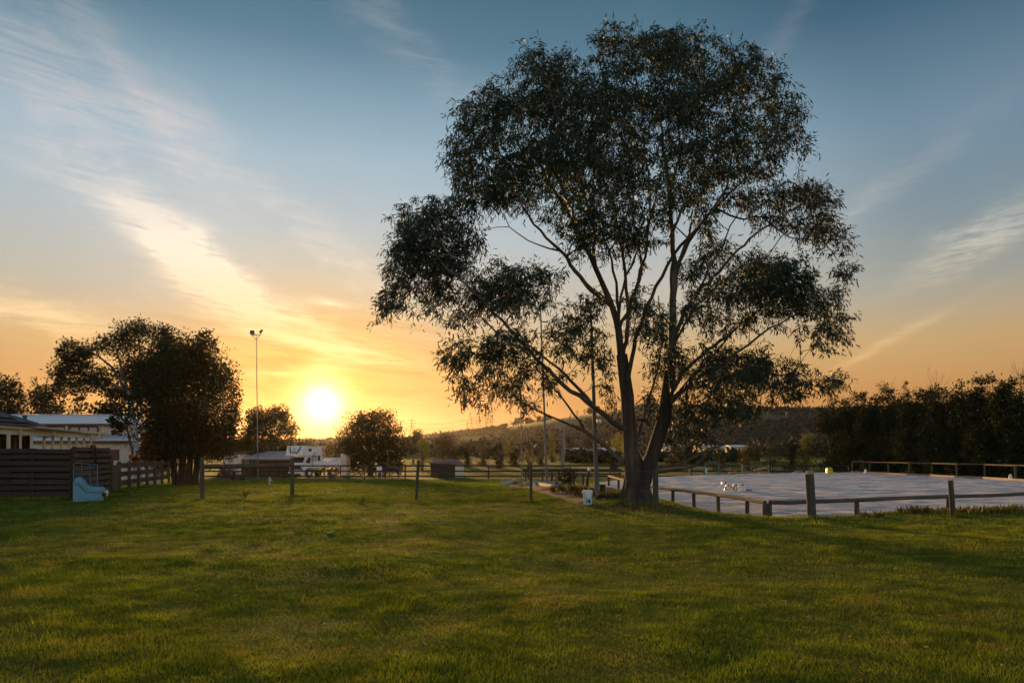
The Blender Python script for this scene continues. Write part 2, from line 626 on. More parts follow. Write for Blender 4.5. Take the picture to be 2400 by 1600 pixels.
M_LAWN = lawn_material()
M_SAND = sand_material()
M_HILL = mat('hillside_pasture', (.060, .075, .020), (.085, .088, .030), .02, 1.0, coord='Object', col3=(.045, .05, .02), scale3=.01)
M_MULCH = mat('mulch', (.045, .032, .024), (.10, .078, .062), 7, 1.0, .05)
M_BLADE = grass_blade_material()
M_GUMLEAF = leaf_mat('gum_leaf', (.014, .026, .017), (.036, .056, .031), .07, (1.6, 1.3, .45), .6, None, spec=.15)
M_GUMBARK = mat('gum_bark', (.030, .021, .016), (.14, .105, .078), 9, .95, .07, (1, 1, .12), col3=(.030, .022, .018), scale3=1.6)
M_LIMB = mat('gum_limb_bark', (.045, .037, .030), (.15, .125, .10), 5, .85, .02, (1, 1, .3), col3=(.06, .045, .036), scale3=1.5)
M_PALEBARK = mat('pale_gum_bark', (.34, .33, .34), (.50, .48, .48), 3, .7, .01, (1, 1, .3))
M_TWIGBARK = mat('dark_bark', (.06, .045, .032), (.11, .085, .06), 5, .9, .02, (1, 1, .3))
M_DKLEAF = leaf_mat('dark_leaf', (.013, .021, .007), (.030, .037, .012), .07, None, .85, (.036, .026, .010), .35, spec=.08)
M_OLLEAF = leaf_mat('olive_leaf', (.024, .032, .011), (.052, .052, .019), .18, None, .6)
M_GUM2LEAF = leaf_mat('grey_green_leaf', (.022, .026, .013), (.046, .046, .020), .16, None, .6)
M_LIMELEAF = leaf_mat('lime_leaf', (.12, .135, .025), (.17, .165, .035), .35, None, .6)
M_PALELEAF = leaf_mat('pale_green_leaf', (.075, .085, .024), (.11, .11, .034), .3, None, .6)
M_RUSTLEAF = leaf_mat('rust_leaf', (.10, .045, .014), (.16, .070, .018), .35, (1.6, 1.0, .4), .6)
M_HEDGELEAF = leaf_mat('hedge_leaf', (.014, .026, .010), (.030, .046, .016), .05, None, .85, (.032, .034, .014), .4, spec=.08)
M_WOODLEAF = leaf_mat('far_wood_leaf', (.026, .025, .025), (.046, .041, .038), .05, None, .8, (.030, .034, .020), .02)
M_SHRUBLEAF = leaf_mat('shrub_leaf', (.05, .06, .014), (.10, .085, .02), .35, None, .6)
M_POST = mat('weathered_post', (.045, .036, .027), (.095, .080, .060), 12, .95, .01, (1, 1, .12), col3=(.05, .055, .035), scale3=3)
M_RAIL = mat('weathered_rail', (.055, .043, .033), (.12, .10, .078), 10, .95, .01, (.15, .15, 1), col3=(.06, .05, .04), scale3=2)
M_DKRAIL = mat('dark_rail', (.022, .018, .016), (.045, .036, .030), 8, .9)
M_BOARD = mat('dark_board', (.026, .020, .016), (.062, .046, .036), 6, .95, .01, (1, 1, 5), col3=(.040, .030, .024), scale3=1.5)
M_BOARD2 = mat('brown_board', (.085, .055, .034), (.16, .11, .070), 6, .95, .01, (1, 1, 5), col3=(.06, .04, .028), scale3=1.5)
M_STEEL = mat('galvanised_steel', (.10, .12, .14), (.15, .17, .19), 2.0, .8, 0, (1, 1, .2), 0.0, .15)
M_DKSTEEL = mat('dark_steel', (.04, .038, .036), (.07, .065, .06), 6, .6, 0, (1, 1, 1), .3)
M_WIRE = mat('fence_wire', (.20, .19, .18), None, rough=.5, metallic=.6)
M_CREAM = mat('cream_cladding', (.52, .44, .34), (.60, .52, .41), 1.2, .6)
M_CREAMTRIM = mat('cream_trim', (.58, .50, .36), (.64, .56, .42), 2, .5)
M_ROOFSHEET = mat('zinc_roof', (.34, .37, .43), (.45, .48, .54), .8, .35, 0, (1, 1, 1), .35, .5)
M_TILE = mat('slate_tile', (.07, .075, .09), (.11, .115, .135), 5, .6)
M_BROWNTRIM = mat('brown_trim', (.10, .042, .032), (.14, .06, .045), 4, .6)
M_GLASS = mat('dim_glass', (.03, .032, .036), None, rough=.08, spec=.6)
M_PANE = mat('blind_behind_glass', (.42, .34, .30), None, rough=.3, spec=.5)
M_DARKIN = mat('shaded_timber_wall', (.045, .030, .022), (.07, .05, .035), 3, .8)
M_WHITE = mat('white_paint', (.74, .72, .74), (.66, .64, .66), 1.5, .4, spec=.4)
M_WHITEPL = mat('white_plastic', (.66, .68, .69), (.58, .60, .61), 8, .4, spec=.4)
M_BLUELAB = mat('blue_label', (.03, .26, .40), (.02, .18, .30), 12, .4)
M_NAVY = mat('navy_print', (.018, .03, .06), None, rough=.5)
M_TEALLAB = mat('teal_print', (.06, .40, .50), None, rough=.5)
M_DARKMARK = mat('dark_print', (.035, .025, .035), None, rough=.5)
M_RUBBER = mat('rubber', (.018, .017, .016), (.03, .028, .026), 8, .85)
M_VELOUR = mat('blue_velour', (.11, .235, .31), (.15, .28, .36), 9, .95, .004, spec=.15)
M_VELOURDK = mat('torn_lining', (.03, .028, .03), None, rough=.95)
M_CREAMFOAM = mat('bare_foam', (.58, .48, .36), (.66, .56, .44), 12, .95)
M_YELLOW = mat('yellow_plastic', (.72, .46, .01), (.62, .38, .01), 5, .4, spec=.5)
M_LOGEND = mat('bare_log', (.30, .17, .085), (.42, .26, .14), 6, .85, .01)
M_ROCK = mat('garden_stone', (.16, .15, .15), (.28, .26, .26), 3, .95, .03)
M_SLEEPER = mat('pale_sleeper', (.30, .24, .21), (.42, .35, .31), 6, .9)
M_HORSE = mat('dark_bay_coat', (.022, .012, .008), (.035, .02, .013), 4, .5)
M_TROUGH = mat('pale_blue_plastic', (.30, .48, .58), None, rough=.5)
M_SUNTINTWALL = mat('sun_tinted_wall', (.62, .36, .20), (.52, .31, .18), .3, .7)  # orange light of the low sun put into the wall colour
M_REDROOF = mat('rust_roof', (.12, .06, .05), (.18, .10, .085), 2, .8)
M_HESSIAN = mat('brown_sheet', (.12, .080, .042), (.15, .10, .055), 2, .85)
M_DEAD = mat('dead_wood', (.16, .14, .13), (.25, .22, .21), 4, .9, .01, (1, 1, .2))

# ------------------------------------------------------------------ ground, arena, hills
def axis(segs):
    out = []
    for a, b, st in segs:
        out += list(np.arange(a, b, st))
    return np.array(out + [segs[-1][1]])


gx = axis([(-3000, -400, 260), (-400, -80, 20), (-80, -30, 2.5), (-30, 42, .45), (42, 90, 2.5), (90, 400, 20), (400, 3000, 260)])
gy = axis([(-300, -20, 20), (-20, 2, 2), (2, 75, .45), (75, 160, 3), (160, 500, 20), (500, 3400, 200)])
GX, GY = np.meshgrid(gx, gy)
GZ = ground(GX, GY)
ny, nx = GX.shape
idx = np.arange(ny * nx).reshape(ny, nx)
quads = np.stack([idx[:-1, :-1], idx[:-1, 1:], idx[1:, 1:], idx[1:, :-1]], -1).reshape(-1, 4)
o = part('lawn_ground', np_mesh('lawn_ground', np.stack([GX, GY, GZ], -1).reshape(-1, 3), quads, True), M_LAWN)
tag(o, 'broad mown grass ground stretching from the foreground to the paddocks', None, None, 'structure')

# arena surface: a sheet with harrowed ripples, cut to the arena outline
ax = np.arange(4, 40, .16)
ay = np.arange(17, 68, .16)
AX, AY = np.meshgrid(ax, ay)
sd = poly_sd(AX, AY, ARENA)
rip = (vnoise(AX * .35 + AY * .10, AY * 1.2, .42, 11) - .5) * .06 + (vnoise(AX * .5, AY, .33, 13) - .5) * .04
AZ = ARENA_Z + rip
ny, nx = AX.shape
idx = np.arange(ny * nx).reshape(ny, nx)
quads = np.stack([idx[:-1, :-1], idx[:-1, 1:], idx[1:, 1:], idx[1:, :-1]], -1).reshape(-1, 4)
keep = (sd.ravel()[quads] < .35).all(1)
quads = quads[keep]
used = np.unique(quads)
remap = np.full(ny * nx, -1)
remap[used] = np.arange(len(used))
o = part('riding_arena', np_mesh('riding_arena', np.stack([AX, AY, AZ], -1).reshape(-1, 3)[used], remap[quads], True), M_SAND)
tag(o, 'grey harrowed sand riding arena inside the low rail fence', None, None, 'structure')

BED = np.array([(-.3, 38.5), (.7, 33), (1.45, 25.5), (2.0, 21.2), (2.9, 20.6), (4.2, 21.6), (5.2, 24), (5.3, 30), (5.0, 40), (2.5, 43)])
bx = np.arange(-1, 6, .2)
by = np.arange(20, 44, .2)
BX, BY = np.meshgrid(bx, by)
sd = poly_sd(BX, BY, BED)
BZ = ground(BX, BY) + .05 * (1 - sstep(-.6, .15, sd)) + (vnoise(BX, BY, .5, 21) - .4) * .08 * (1 - sstep(-.5, 0, sd)) - .03 * sstep(0, .2, sd)
ny, nx = BX.shape
idx = np.arange(ny * nx).reshape(ny, nx)
quads = np.stack([idx[:-1, :-1], idx[:-1, 1:], idx[1:, 1:], idx[1:, :-1]], -1).reshape(-1, 4)
quads = quads[(sd.ravel()[quads] < .22).all(1)]
used = np.unique(quads)
remap = np.full(ny * nx, -1)
remap[used] = np.arange(len(used))
o = part('garden_bed', np_mesh('garden_bed', np.stack([BX, BY, BZ], -1).reshape(-1, 3)[used], remap[quads], True), M_MULCH)
tag(o, 'bare mulched garden bed between the paddock grass and the arena rail', None, None, 'structure')

RPX = np.array([-1500, -400, 300, 600, 900, 1000, 1100, 1200, 1300, 1400, 1480, 1600, 1750, 1900, 2000, 2200, 2400, 3000, 4500])
RPY = np.array([1050, 1045, 1042, 1040, 1037, 1028, 1016, 1000, 984, 970, 959, 958, 962, 965, 962, 955, 958, 965, 985])
RIDGE = 760.0


def hill_z(x, y):
    px = 1200 + F * x / np.maximum(y, 1)
    top = EYE + (HOR - np.interp(px, RPX, RPY)) / F * RIDGE
    up = sstep(330, RIDGE, y)
    dn = 1 - .9 * sstep(RIDGE + 60, 1900, y)
    return -.6 + (top + .6) * up * dn + (vnoise(x, y, 70, 31) - .5) * 7 * up * (1 - sstep(RIDGE - 160, RIDGE - 30, y))


hx = np.arange(-1500, 1900, 20.0)
hy = np.concatenate([np.arange(320, 820, 12.0), np.arange(820, 2000, 70.0)])
HX, HY = np.meshgrid(hx, hy)
HX = HX * (HY / 900.0 * .6 + .4)
HZ = hill_z(HX, HY)
ny, nx = HX.shape
idx = np.arange(ny * nx).reshape(ny, nx)
quads = np.stack([idx[:-1, :-1], idx[:-1, 1:], idx[1:, 1:], idx[1:, :-1]], -1).reshape(-1, 4)
o = part('hills', np_mesh('hills', np.stack([HX, HY, HZ], -1).reshape(-1, 3), quads, True), M_HILL)
tag(o, 'wooded hills with pale pasture strips along the ridge', None, None, 'structure')


# ------------------------------------------------------------------ foliage
def leaf_quads(cen, dirs, length, width, rng):
    """diamond leaves: base at cen, pointing along dirs"""
    n = len(cen)
    d = dirs / np.maximum(np.linalg.norm(dirs, axis=1, keepdims=True), 1e-6)
    r = rng.normal(size=(n, 3))
    s = np.cross(d, r)
    s /= np.maximum(np.linalg.norm(s, axis=1, keepdims=True), 1e-6)
    L = length[:, None]
    W = width[:, None]
    mid = cen + d * L * .45
    V = np.stack([cen, mid + s * W * .5, cen + d * L, mid - s * W * .5], 1).reshape(-1, 3)
    Fc = np.arange(4 * n).reshape(n, 4)
    return V, Fc


def crown_from_lobes(lobes, n, leaf, rng, fill=.55, per=26, sprd=.22, aspect=.6):
    """lobes: (centre, radii, weight); leaves gather in small clumps spread through each lobe"""
    w = np.array([l[2] * l[1][0] * l[1][2] for l in lobes], float)
    w /= w.sum()
    cs, ds = [], []
    for (c, r, _), wi in zip(lobes, w):
        m = max(3, int(n * wi / per))
        u = rng.normal(size=(m, 3))
        u /= np.linalg.norm(u, axis=1, keepdims=True)
        rad = rng.random(m) ** fill
        q = u * rad[:, None]
        cl = np.repeat(q, per, 0) + rng.normal(size=(m * per, 3)) * sprd
        cs.append(np.asarray(c) + cl * np.asarray(r))
        ds.append(cl * .6 + rng.normal(size=(m * per, 3)) * .9 + np.array([0, 0, -.25]))
    cs = np.concatenate(cs)
    ds = np.concatenate(ds)
    k = len(cs)
    ln = leaf * rng.uniform(.6, 1.4, k)
    return leaf_quads(cs, ds, ln, ln * aspect * rng.uniform(.7, 1.2, k), rng)


def auto_lobes(x0, x1, y0, y1, d, rng, nl=10, shape='round', depth=.8):
    """a heap of lobes filling a crown seen from x0..x1 and y0 (top)..y1 photo pixels at distance d"""
    s = d / F
    cx, w = (x0 + x1) / 2, (x1 - x0) / 2
    h = y1 - y0
    out = []
    for i in range(nl):
        t = (i + .5) / nl
        if shape == 'column':
            prof = .55 + .45 * math.sin(math.pi * min(1, t * .9 + .1))
        elif shape == 'umbrella':
            t = .05 + .5 * t
            prof = 1.0 * math.sqrt(max(0, 1 - (1 - t * 1.7) ** 2)) if t < .6 else .9
        elif shape == 'cone':
            prof = .15 + .85 * t
        else:
            prof = math.sqrt(max(.08, 1 - (2 * t * .93 - 1) ** 2))
        rr = rng.uniform(.30, .48) * (1.1 if shape != 'umbrella' else .8)
        lx = cx + rng.uniform(-1, 1) * w * max(0, prof - rr * .75)
        ly = y0 + h * t
        ly = min(max(ly, y0 + h * rr * .42), y1 - h * rr * .3)
        dd = d + rng.uniform(-1, 1) * w * s * depth * prof * .6
        c = P(lx, ly, d)
        c.y = dd
        rx = w * s * rr * 1.15
        out.append((tuple(c), (rx, rx * depth + .1, min(rx * 1.0, h * s * .34) if shape != 'column' else h * s * .2), 1.0))
    return out


def bg_tree(name, label, cat, d, lobes, base_px, trunk_w, leafmat, n, leaf, rng, barkmat=None, group=None, trunk_lean=0, stems=None, **kw):
    bxw = X(base_px, d)
    bz = gz(bxw, d) if d < 300 else float(hill_z(np.array([bxw]), np.array([d]))[0])
    root = thing(name, label, cat, (bxw, d, bz), group)
    V, Fc = crown_from_lobes(lobes, n, leaf, rng, **kw)
    part('crown', np_mesh('crown', V, Fc), leafmat, root, kind='stuff')
    mb = MB()
    cz = np.mean([l[0][2] for l in lobes])
    cxm = np.mean([l[0][0] for l in lobes])
    tops = sorted(lobes, key=lambda l: -l[1][0])[:6]
    r0 = trunk_w / 2
    fork = Vector((bxw * .6 + cxm * .4 + trunk_lean, d, bz + (cz - bz) * .5))
    mb.tube([(bxw, d, bz - .15), (bxw + .02, d, bz + .3), ((bxw + fork.x) / 2 + .05, d, (bz + fork.z) / 2), fork], [r0 * 1.35, r0 * 1.05, r0 * .9, r0 * .7], 8)
    for l in tops:
        c = Vector(l[0])
        m1 = fork.lerp(c, .5) + Vector((0, 0, abs(c.x - fork.x) * .12))
        mb.tube([fork, m1, c], [r0 * .55, r0 * .38, r0 * .12], 5)
    for sx in (stems or []):
        mb.tube([(bxw + sx, d + .2, bz - .1), (bxw + sx * 1.3, d + .2, bz + (cz - bz) * .4), (bxw + sx * 2.2, d + .1, cz)], [r0 * .8, r0 * .6, r0 * .25], 7)
    part('trunk', mb, barkmat or M_TWIGBARK, root, True)
    return root


# ------------------------------------------------------------------ the big gum
def big_gum():
    rng = np.random.default_rng(7)
    D = 20.8
    def q(zx, zy, off=0.0):
        return np.array(P(860 + zx / 1.30667, 20 + zy / 1.30667, D + off))
    sc = D / F / 1.30667        # metres per unit of the working drawing
    limbs = {  # name: points (x, y, depth offset), start width, end width (drawing units)
        'L': ([(813, 1440, 0), (804, 1300, 0), (798, 1190, .1), (780, 1060, .1), (766, 955, 0), (742, 885, -.1), (700, 795, -.3), (652, 690, -.5), (600, 600, -.7), (545, 505, -.9), (500, 420, -1.0)], 54, 8),
        'R': ([(842, 1465, -.1), (878, 1360, -.2), (912, 1250, -.3), (928, 1110, -.3), (938, 920, -.2), (936, 720, 0), (926, 570, .1), (908, 430, .2), (893, 300, .2)], 57, 8),
        'a': ([(802, 1290, 0), (765, 1270, -.2), (700, 1222, -.5), (622, 1168, -.8), (560, 1112, -1.0), (500, 1048, -1.3), (440, 985, -1.6), (385, 925, -1.8), (320, 865, -2), (250, 800, -2.1), (190, 735, -2)], 28, 6),
        'b': ([(690, 1216, -.5), (625, 1140, -.2), (560, 1082, .2), (480, 1022, .7), (400, 1000, 1.0)], 17, 5),
        'c': ([(795, 1395, .1), (740, 1352, .4), (702, 1322, .6), (660, 1290, .8), (582, 1257, 1.1), (530, 1236, 1.3), (470, 1200, 1.6), (405, 1158, 1.8)], 20, 4),
        'd': ([(665, 1292, .8), (600, 1190, .9), (525, 1110, 1.0), (470, 1060, 1.1), (390, 1050, 1.2)], 12, 4),
        'e': ([(748, 905, -.1), (690, 862, .2), (640, 802, .5), (592, 742, .9), (530, 680, 1.2), (472, 590, 1.6), (440, 510, 1.8)], 26, 6),
        'e2': ([(592, 742, .9), (525, 720, 1.1), (462, 690, 1.3), (400, 610, 1.4), (340, 560, 1.3)], 8, 3),
        'f': ([(782, 1070, .1), (800, 940, .5), (790, 800, .8), (768, 660, 1.2), (730, 520, 1.6), (700, 400, 1.9), (680, 300, 2)], 21, 6),
        'g': ([(797, 1140, 0), (828, 1010, -.4), (868, 885, -.8), (920, 790, -1.2), (982, 702, -1.6), (1042, 640, -1.9), (1100, 545, -2.1), (1122, 420, -2.2), (1150, 300, -2)], 21, 6),
        'h': ([(936, 1010, -.2), (1000, 885, .3), (1062, 820, .7), (1152, 722, 1.2), (1250, 650, 1.6), (1335, 600, 1.8)], 22, 6),
        'i': ([(918, 1220, -.3), (962, 1170, -.6), (1022, 1122, -1.0), (1102, 1072, -1.4), (1202, 1000, -1.8), (1300, 945, -2)], 25, 5),
        'i2': ([(962, 1170, -.6), (1040, 1140, -.4), (1120, 1120, -.1), (1230, 1120, .2), (1340, 1115, .4)], 18, 4),
        'j': ([(926, 1180, -.3), (1000, 1080, .2), (1082, 1020, .6), (1162, 955, 1.0), (1260, 880, 1.3), (1350, 840, 1.4)], 22, 5),
        'k': ([(940, 810, 0), (1000, 690, -.4), (1062, 610, -.8), (1142, 540, -1.1), (1202, 470, -1.3), (1250, 390, -1.4)], 20, 5),
        'l': ([(770, 985, .1), (818, 870, -.3), (850, 760, -.7), (866, 640, -1.1), (860, 500, -1.5), (840, 360, -1.7)], 17, 5),
        'm': ([(880, 1405, .1), (940, 1398, .4), (1000, 1372, .8), (1062, 1340, 1.2), (1110, 1298, 1.6), (1142, 1245, 1.9)], 17, 4),
        'm2': ([(870, 1420, 0), (945, 1410, -.3), (1010, 1398, -.6), (1062, 1350, -.9), (1200, 1292, -1.5), (1335, 1238, -1.9)], 15, 4),
        'n': ([(815, 1330, .1), (850, 1245, .5), (888, 1105, .9), (905, 990, 1.1), (890, 880, 1.3)], 17, 5),
        'r1': ([(928, 1050, -.2), (990, 940, -.7), (1050, 870, -1.1), (1130, 800, -1.5), (1230, 760, -1.8)], 14, 4),
        'r2': ([(940, 880, 0), (962, 760, .5), (1000, 640, .9), (1032, 540, 1.2), (1062, 430, 1.5), (1090, 330, 1.7)], 16, 4),
        'l1': ([(772, 1010, .1), (766, 870, -.5), (738, 740, -1.0), (692, 600, -1.4), (655, 480, -1.7), (622, 360, -1.9)], 17, 4),
        'l2': ([(800, 940, .5), (838, 800, .9), (824, 680, 1.3), (800, 560, 1.6), (790, 430, 1.9)], 15, 4),
        'l3': ([(652, 690, -.5), (604, 570, -.1), (562, 450, .3), (522, 350, .6), (498, 250, .8)], 13, 4),
        'r3': ([(926, 570, .1), (958, 450, -.4), (962, 330, -.8), (952, 200, -1.0)], 12, 4),
        'l4': ([(768, 955, 0), (792, 820, -.2), (850, 700, -.4), (882, 600, -.6), (902, 500, -.7)], 14, 4),
        'r4': ([(1000, 885, .3), (1080, 740, 0), (1130, 640, -.3), (1182, 560, -.5)], 11, 4),
        'r5': ([(962, 1170, -.6), (1060, 1060, .2), (1132, 980, .6), (1222, 900, 1.0)], 13, 4),
        's1': ([(1062, 610, -.8), (1130, 640, -.4), (1210, 640, 0), (1290, 700, .3), (1400, 720, .5), (1460, 800, .6)], 10, 3),
        's2': ([(500, 1048, -1.3), (420, 1010, -.8), (330, 930, -.3), (230, 880, .2), (120, 850, .5)], 10, 3),
        'o': ([(930, 700, 0), (985, 560, .5), (1010, 440, .9), (1010, 320, 1.1)], 14, 5),
        'p': ([(700, 795, -.3), (690, 660, -.9), (650, 520, -1.5), (600, 380, -1.9), (560, 250, -2)], 15, 5)}
    root = thing('gum_tree', 'huge spreading gum tree with forked trunk beside the sand arena', 'tree', (q(825, 1530)[0], D, gz(q(825, 1530)[0], D)))
    pos, par, rad, fixed = [], [], [], []
    mb = MB()
    rr = random.Random(5)
    def add_chain(pts, r0, r1, start=None):
        # Catmull-Rom resample
        pts = np.array(pts)
        ext = np.vstack([2 * pts[0] - pts[1], pts, 2 * pts[-1] - pts[-2]])
        res = []
        for i in range(1, len(ext) - 2):
            p0, p1, p2, p3 = ext[i - 1:i + 3]
            steps = max(2, int(np.linalg.norm(p2 - p1) / .28))
            for s in range(steps):
                t = s / steps
                res.append(.5 * ((2 * p1) + (-p0 + p2) * t + (2 * p0 - 5 * p1 + 4 * p2 - p3) * t * t + (-p0 + 3 * p1 - 3 * p2 + p3) * t ** 3))
        res.append(pts[-1])
        res = np.array(res)
        n = len(res)
        jitter = rng.normal(size=(n, 3)) * .022
        jitter[0] = 0
        res = res + jitter
        t = np.linspace(0, 1, n)
        rs = r0 + (r1 - r0) * t ** .75
        prev = start if start is not None else -1
        for i in range(n):
            pos.append(res[i])
            par.append(prev)
            rad.append(rs[i])
            fixed.append(True)
            prev = len(pos) - 1
        return res, rs
    for nm, (pts, w0, w1) in limbs.items():
        P3 = [q(*p) for p in pts]
        start = None
        if pos:
            A = np.array(pos)
            start = int(np.argmin(np.linalg.norm(A - P3[0], axis=1)))
        res, rs = add_chain(P3, w0 * sc * .35, w1 * sc * .33, start)
        if nm not in 'LR':
            rs = rs.copy()
            rs[0] *= 1.25
        mb.tube([tuple(p) for p in res], list(rs), 9, True, rr, .07)
    limb_n = len(pos)
    # trunk: fluted, flared at the foot
    tb = MB()
    rings = [(1545, 828, 80), (1525, 828, 64), (1500, 826, 46), (1460, 824, 37), (1430, 824, 32), (1400, 821, 28), (1375, 815, 24), (1350, 808, 18)]
    n = 28
    vs, fs = [], []
    for k_, (yy, xx, hw) in enumerate(rings):
        c = q(xx, yy)
        for j in range(n):
            an = 2 * math.pi * j / n
            fl = 1 + (.15 * math.sin(an * 5 + .6) + .08 * math.sin(an * 9 + 2)) * (1.0 if k_ < 3 else .55) + rr.uniform(-.03, .03)
            vs.append((c[0] + math.cos(an) * hw * sc * fl, c[1] + math.sin(an) * hw * sc * fl * .85, c[2]))
    for k_ in range(len(rings) - 1):
        for j in range(n):
            fs.append((k_ * n + j, k_ * n + (j + 1) % n, (k_ + 1) * n + (j + 1) % n, (k_ + 1) * n + j))
    fs.append(tuple((len(rings) - 1) * n + j for j in range(n)))
    tb.add(vs, fs)
    # the two stems leave the bole as bark-covered butts
    for nm in ('L', 'R'):
        P3 = [q(*p) for p in limbs[nm][0][:4]]
        tb.tube([tuple(p) for p in P3], [limbs[nm][1] * sc * .35 * f for f in (1.14, 1.10, 1.05, .92)], 14, True, rr, .07)
    for ex, ey, ew in ((905, 1255, 14), (850, 1260, 10)):       # broken stubs
        a = q(ex, ey, -.35)
        tb.tube([tuple(a + np.array([.15, 0, -.15])), tuple(a), tuple(a + np.array([-.22, -.05, .02]))], [ew * sc * .6, ew * sc * .5, ew * sc * .35], 7)
    part('trunk', tb, M_GUMBARK, root, True)
    # crown envelope: clumps of the working drawing (x, y, half width, half height, density)
    cl = [(830, 120, 150, 78, 1.2), (960, 130, 110, 72, 1.2), (1160, 180, 110, 72, 1.0), (1260, 300, 85, 95, .85), (1225, 400, 115, 80, .6),
          (513, 130, 30, 48, .9), (545, 190, 95, 55, 1.0), (620, 180, 60, 55, .5), (480, 275, 150, 66, 1.1), (370, 335, 105, 66, 1.1), (325, 430, 85, 76, .95), (300, 520, 45, 56, .7),
          (640, 290, 170, 95, 1.2), (800, 270, 150, 95, .9), (950, 255, 130, 90, 1.0), (1080, 280, 115, 95, 1.1), (560, 430, 170, 100, .8), (700, 440, 130, 105, .9),
          (830, 400, 130, 105, .55), (1000, 420, 120, 105, .65), (1120, 420, 95, 85, .5), (460, 500, 120, 80, .5),
          (190, 650, 110, 70, 1.0), (130, 740, 72, 72, 1.05), (215, 755, 110, 78, .9), (105, 850, 62, 58, .9), (62, 915, 32, 44, .9), (190, 880, 90, 55, .7), (310, 690, 60, 78, .75), (120, 660, 30, 30, .6),
          (430, 835, 110, 66, 1.15), (360, 885, 100, 56, .95), (560, 810, 56, 46, .7), (480, 895, 90, 46, .7), (290, 945, 62, 36, .6), (240, 800, 100, 60, .7),
          (265, 1060, 55, 55, .8), (370, 1065, 90, 58, 1.05), (455, 1015, 80, 48, .8), (305, 1150, 46, 46, .6), (400, 1150, 80, 46, .75), (520, 1110, 56, 56, .35), (480, 1205, 56, 26, .4), (345, 1195, 50, 22, .4),
          (640, 960, 68, 66, .8), (700, 1040, 56, 56, .8), (690, 905, 56, 36, .5), (748, 1165, 28, 52, .6), (600, 1020, 60, 50, .4), (590, 1150, 40, 40, .25),
          (860, 955, 58, 68, .8), (905, 1010, 56, 56, .65), (820, 900, 50, 40, .5), (950, 560, 60, 66, .6), (1010, 560, 70, 46, .6), (1140, 590, 66, 36, .9), (885, 640, 66, 76, .6),
          (760, 600, 110, 110, .38), (690, 620, 70, 90, .5), (350, 565, 60, 50, .8), (420, 520, 80, 50, .8), (270, 590, 70, 40, .7), (1180, 500, 60, 50, .5), (1040, 640, 60, 50, .5), (800, 720, 60, 80, .4), (580, 470, 60, 60, .6), (400, 560, 70, 50, .4), (620, 640, 60, 50, .3), (620, 560, 86, 60, .6), (530, 590, 70, 50, .4), (680, 700, 80, 60, .25), (1060, 500, 80, 60, .5), (850, 530, 80, 60, .5), (760, 500, 80, 60, .5),
          (1300, 570, 108, 50, 1.0), (1385, 600, 48, 54, .9), (1230, 640, 80, 34, .5), (1335, 665, 66, 40, .5), (1420, 705, 52, 46, .8), (1460, 800, 42, 32, .7), (1440, 858, 36, 26, .5), (1400, 660, 40, 40, .5),
          (1180, 790, 106, 56, 1.1), (1280, 805, 86, 56, 1.1), (1130, 860, 98, 56, 1.1), (1250, 870, 106, 56, 1.1), (1360, 900, 76, 54, 1.0), (1430, 950, 52, 46, .9), (1380, 1005, 76, 34, .6), (1200, 945, 98, 36, .5),
          (1050, 740, 56, 56, .7), (1010, 900, 66, 56, .65), (1000, 800, 60, 50, .4), (1090, 960, 70, 40, .5),
          (1150, 1080, 106, 52, 1.2), (1080, 1130, 88, 52, 1.0), (1200, 1125, 88, 46, 1.1), (1330, 1130, 86, 34, .7), (1415, 1145, 44, 34, .8), (1250, 1175, 76, 34, .8), (1120, 1190, 78, 36, .8), (1300, 1090, 50, 20, .4),
          (1000, 1235, 66, 66, 1.0), (950, 1085, 76, 46, .7), (1060, 1060, 60, 40, .6), (1095, 1240, 56, 36, .8), (895, 1100, 46, 56, .5), (940, 1310, 40, 40, .5), (1010, 1310, 40, 30, .4), (1180, 1230, 50, 24, .4), (870, 1200, 30, 40, .3)]
    att = []
    for (cx, cy, rx, ry, de) in cl:
        de *= .76 if cy < 350 else 1.0
        de = max(de, .62) if de < .62 else de * 1.05
        m = max(3, int(de * math.pi * rx * ry / 285))
        r = math.hypot((cx - 800) / 740, (cy - 700) / 620)
        dep = 4.3 * math.sqrt(max(.04, 1 - min(1, r) ** 2))
        offs = [rng.uniform(-.35, .35) * dep] if de < .5 else [rng.uniform(-.9, -.2) * dep, rng.uniform(.1, .8) * dep]
        for j in range(m):
            u = rng.normal(size=3)
            u /= np.linalg.norm(u)
            u *= rng.random() ** (1 / 2.2) * 1.12
            off = offs[j % len(offs)] + u[1] * (rx + ry) / 2 * sc
            att.append(q(cx + u[0] * rx, cy + u[2] * ry, off))
    att = np.array(att)
    base = np.array(pos)
    dmin = np.array([np.min(np.linalg.norm(base - a, axis=1)) for a in att])
    order = np.argsort(dmin)
    cap_n = limb_n + len(att) * 6 + 1000
    A = np.zeros((cap_n, 3))
    A[:limb_n] = base
    cnt = limb_n
    tips = []
    hub = q(830, 1300)
    for ai in order:
        a = att[ai]
        dv = A[:cnt] - a
        dist = np.linalg.norm(dv, axis=1)
        pen = 1 + .8 * np.clip(dv[:, 2], 0, 1.0) + .25 * (np.linalg.norm(A[:cnt] - hub, axis=1) > np.linalg.norm(a - hub))
        j = int(np.argmin(dist * pen))
        s0 = A[j].copy()
        L = np.linalg.norm(a - s0)
        k_ = max(1, min(5, int(L / .32)))
        bow = np.array([0, 0, .10 * L]) + rng.normal(size=3) * .05 * L
        prev = j
        for s in range(1, k_ + 1):
            t = s / k_
            p = s0 + (a - s0) * t + bow * math.sin(math.pi * t)
            A[cnt] = p
            pos.append(p)
            par.append(prev)
            rad.append(.0045)
            prev = cnt
            cnt += 1
        tips.append(prev)
    # pipe model for everything grown off the limbs
    acc = np.zeros(cnt)
    ex = 2.3
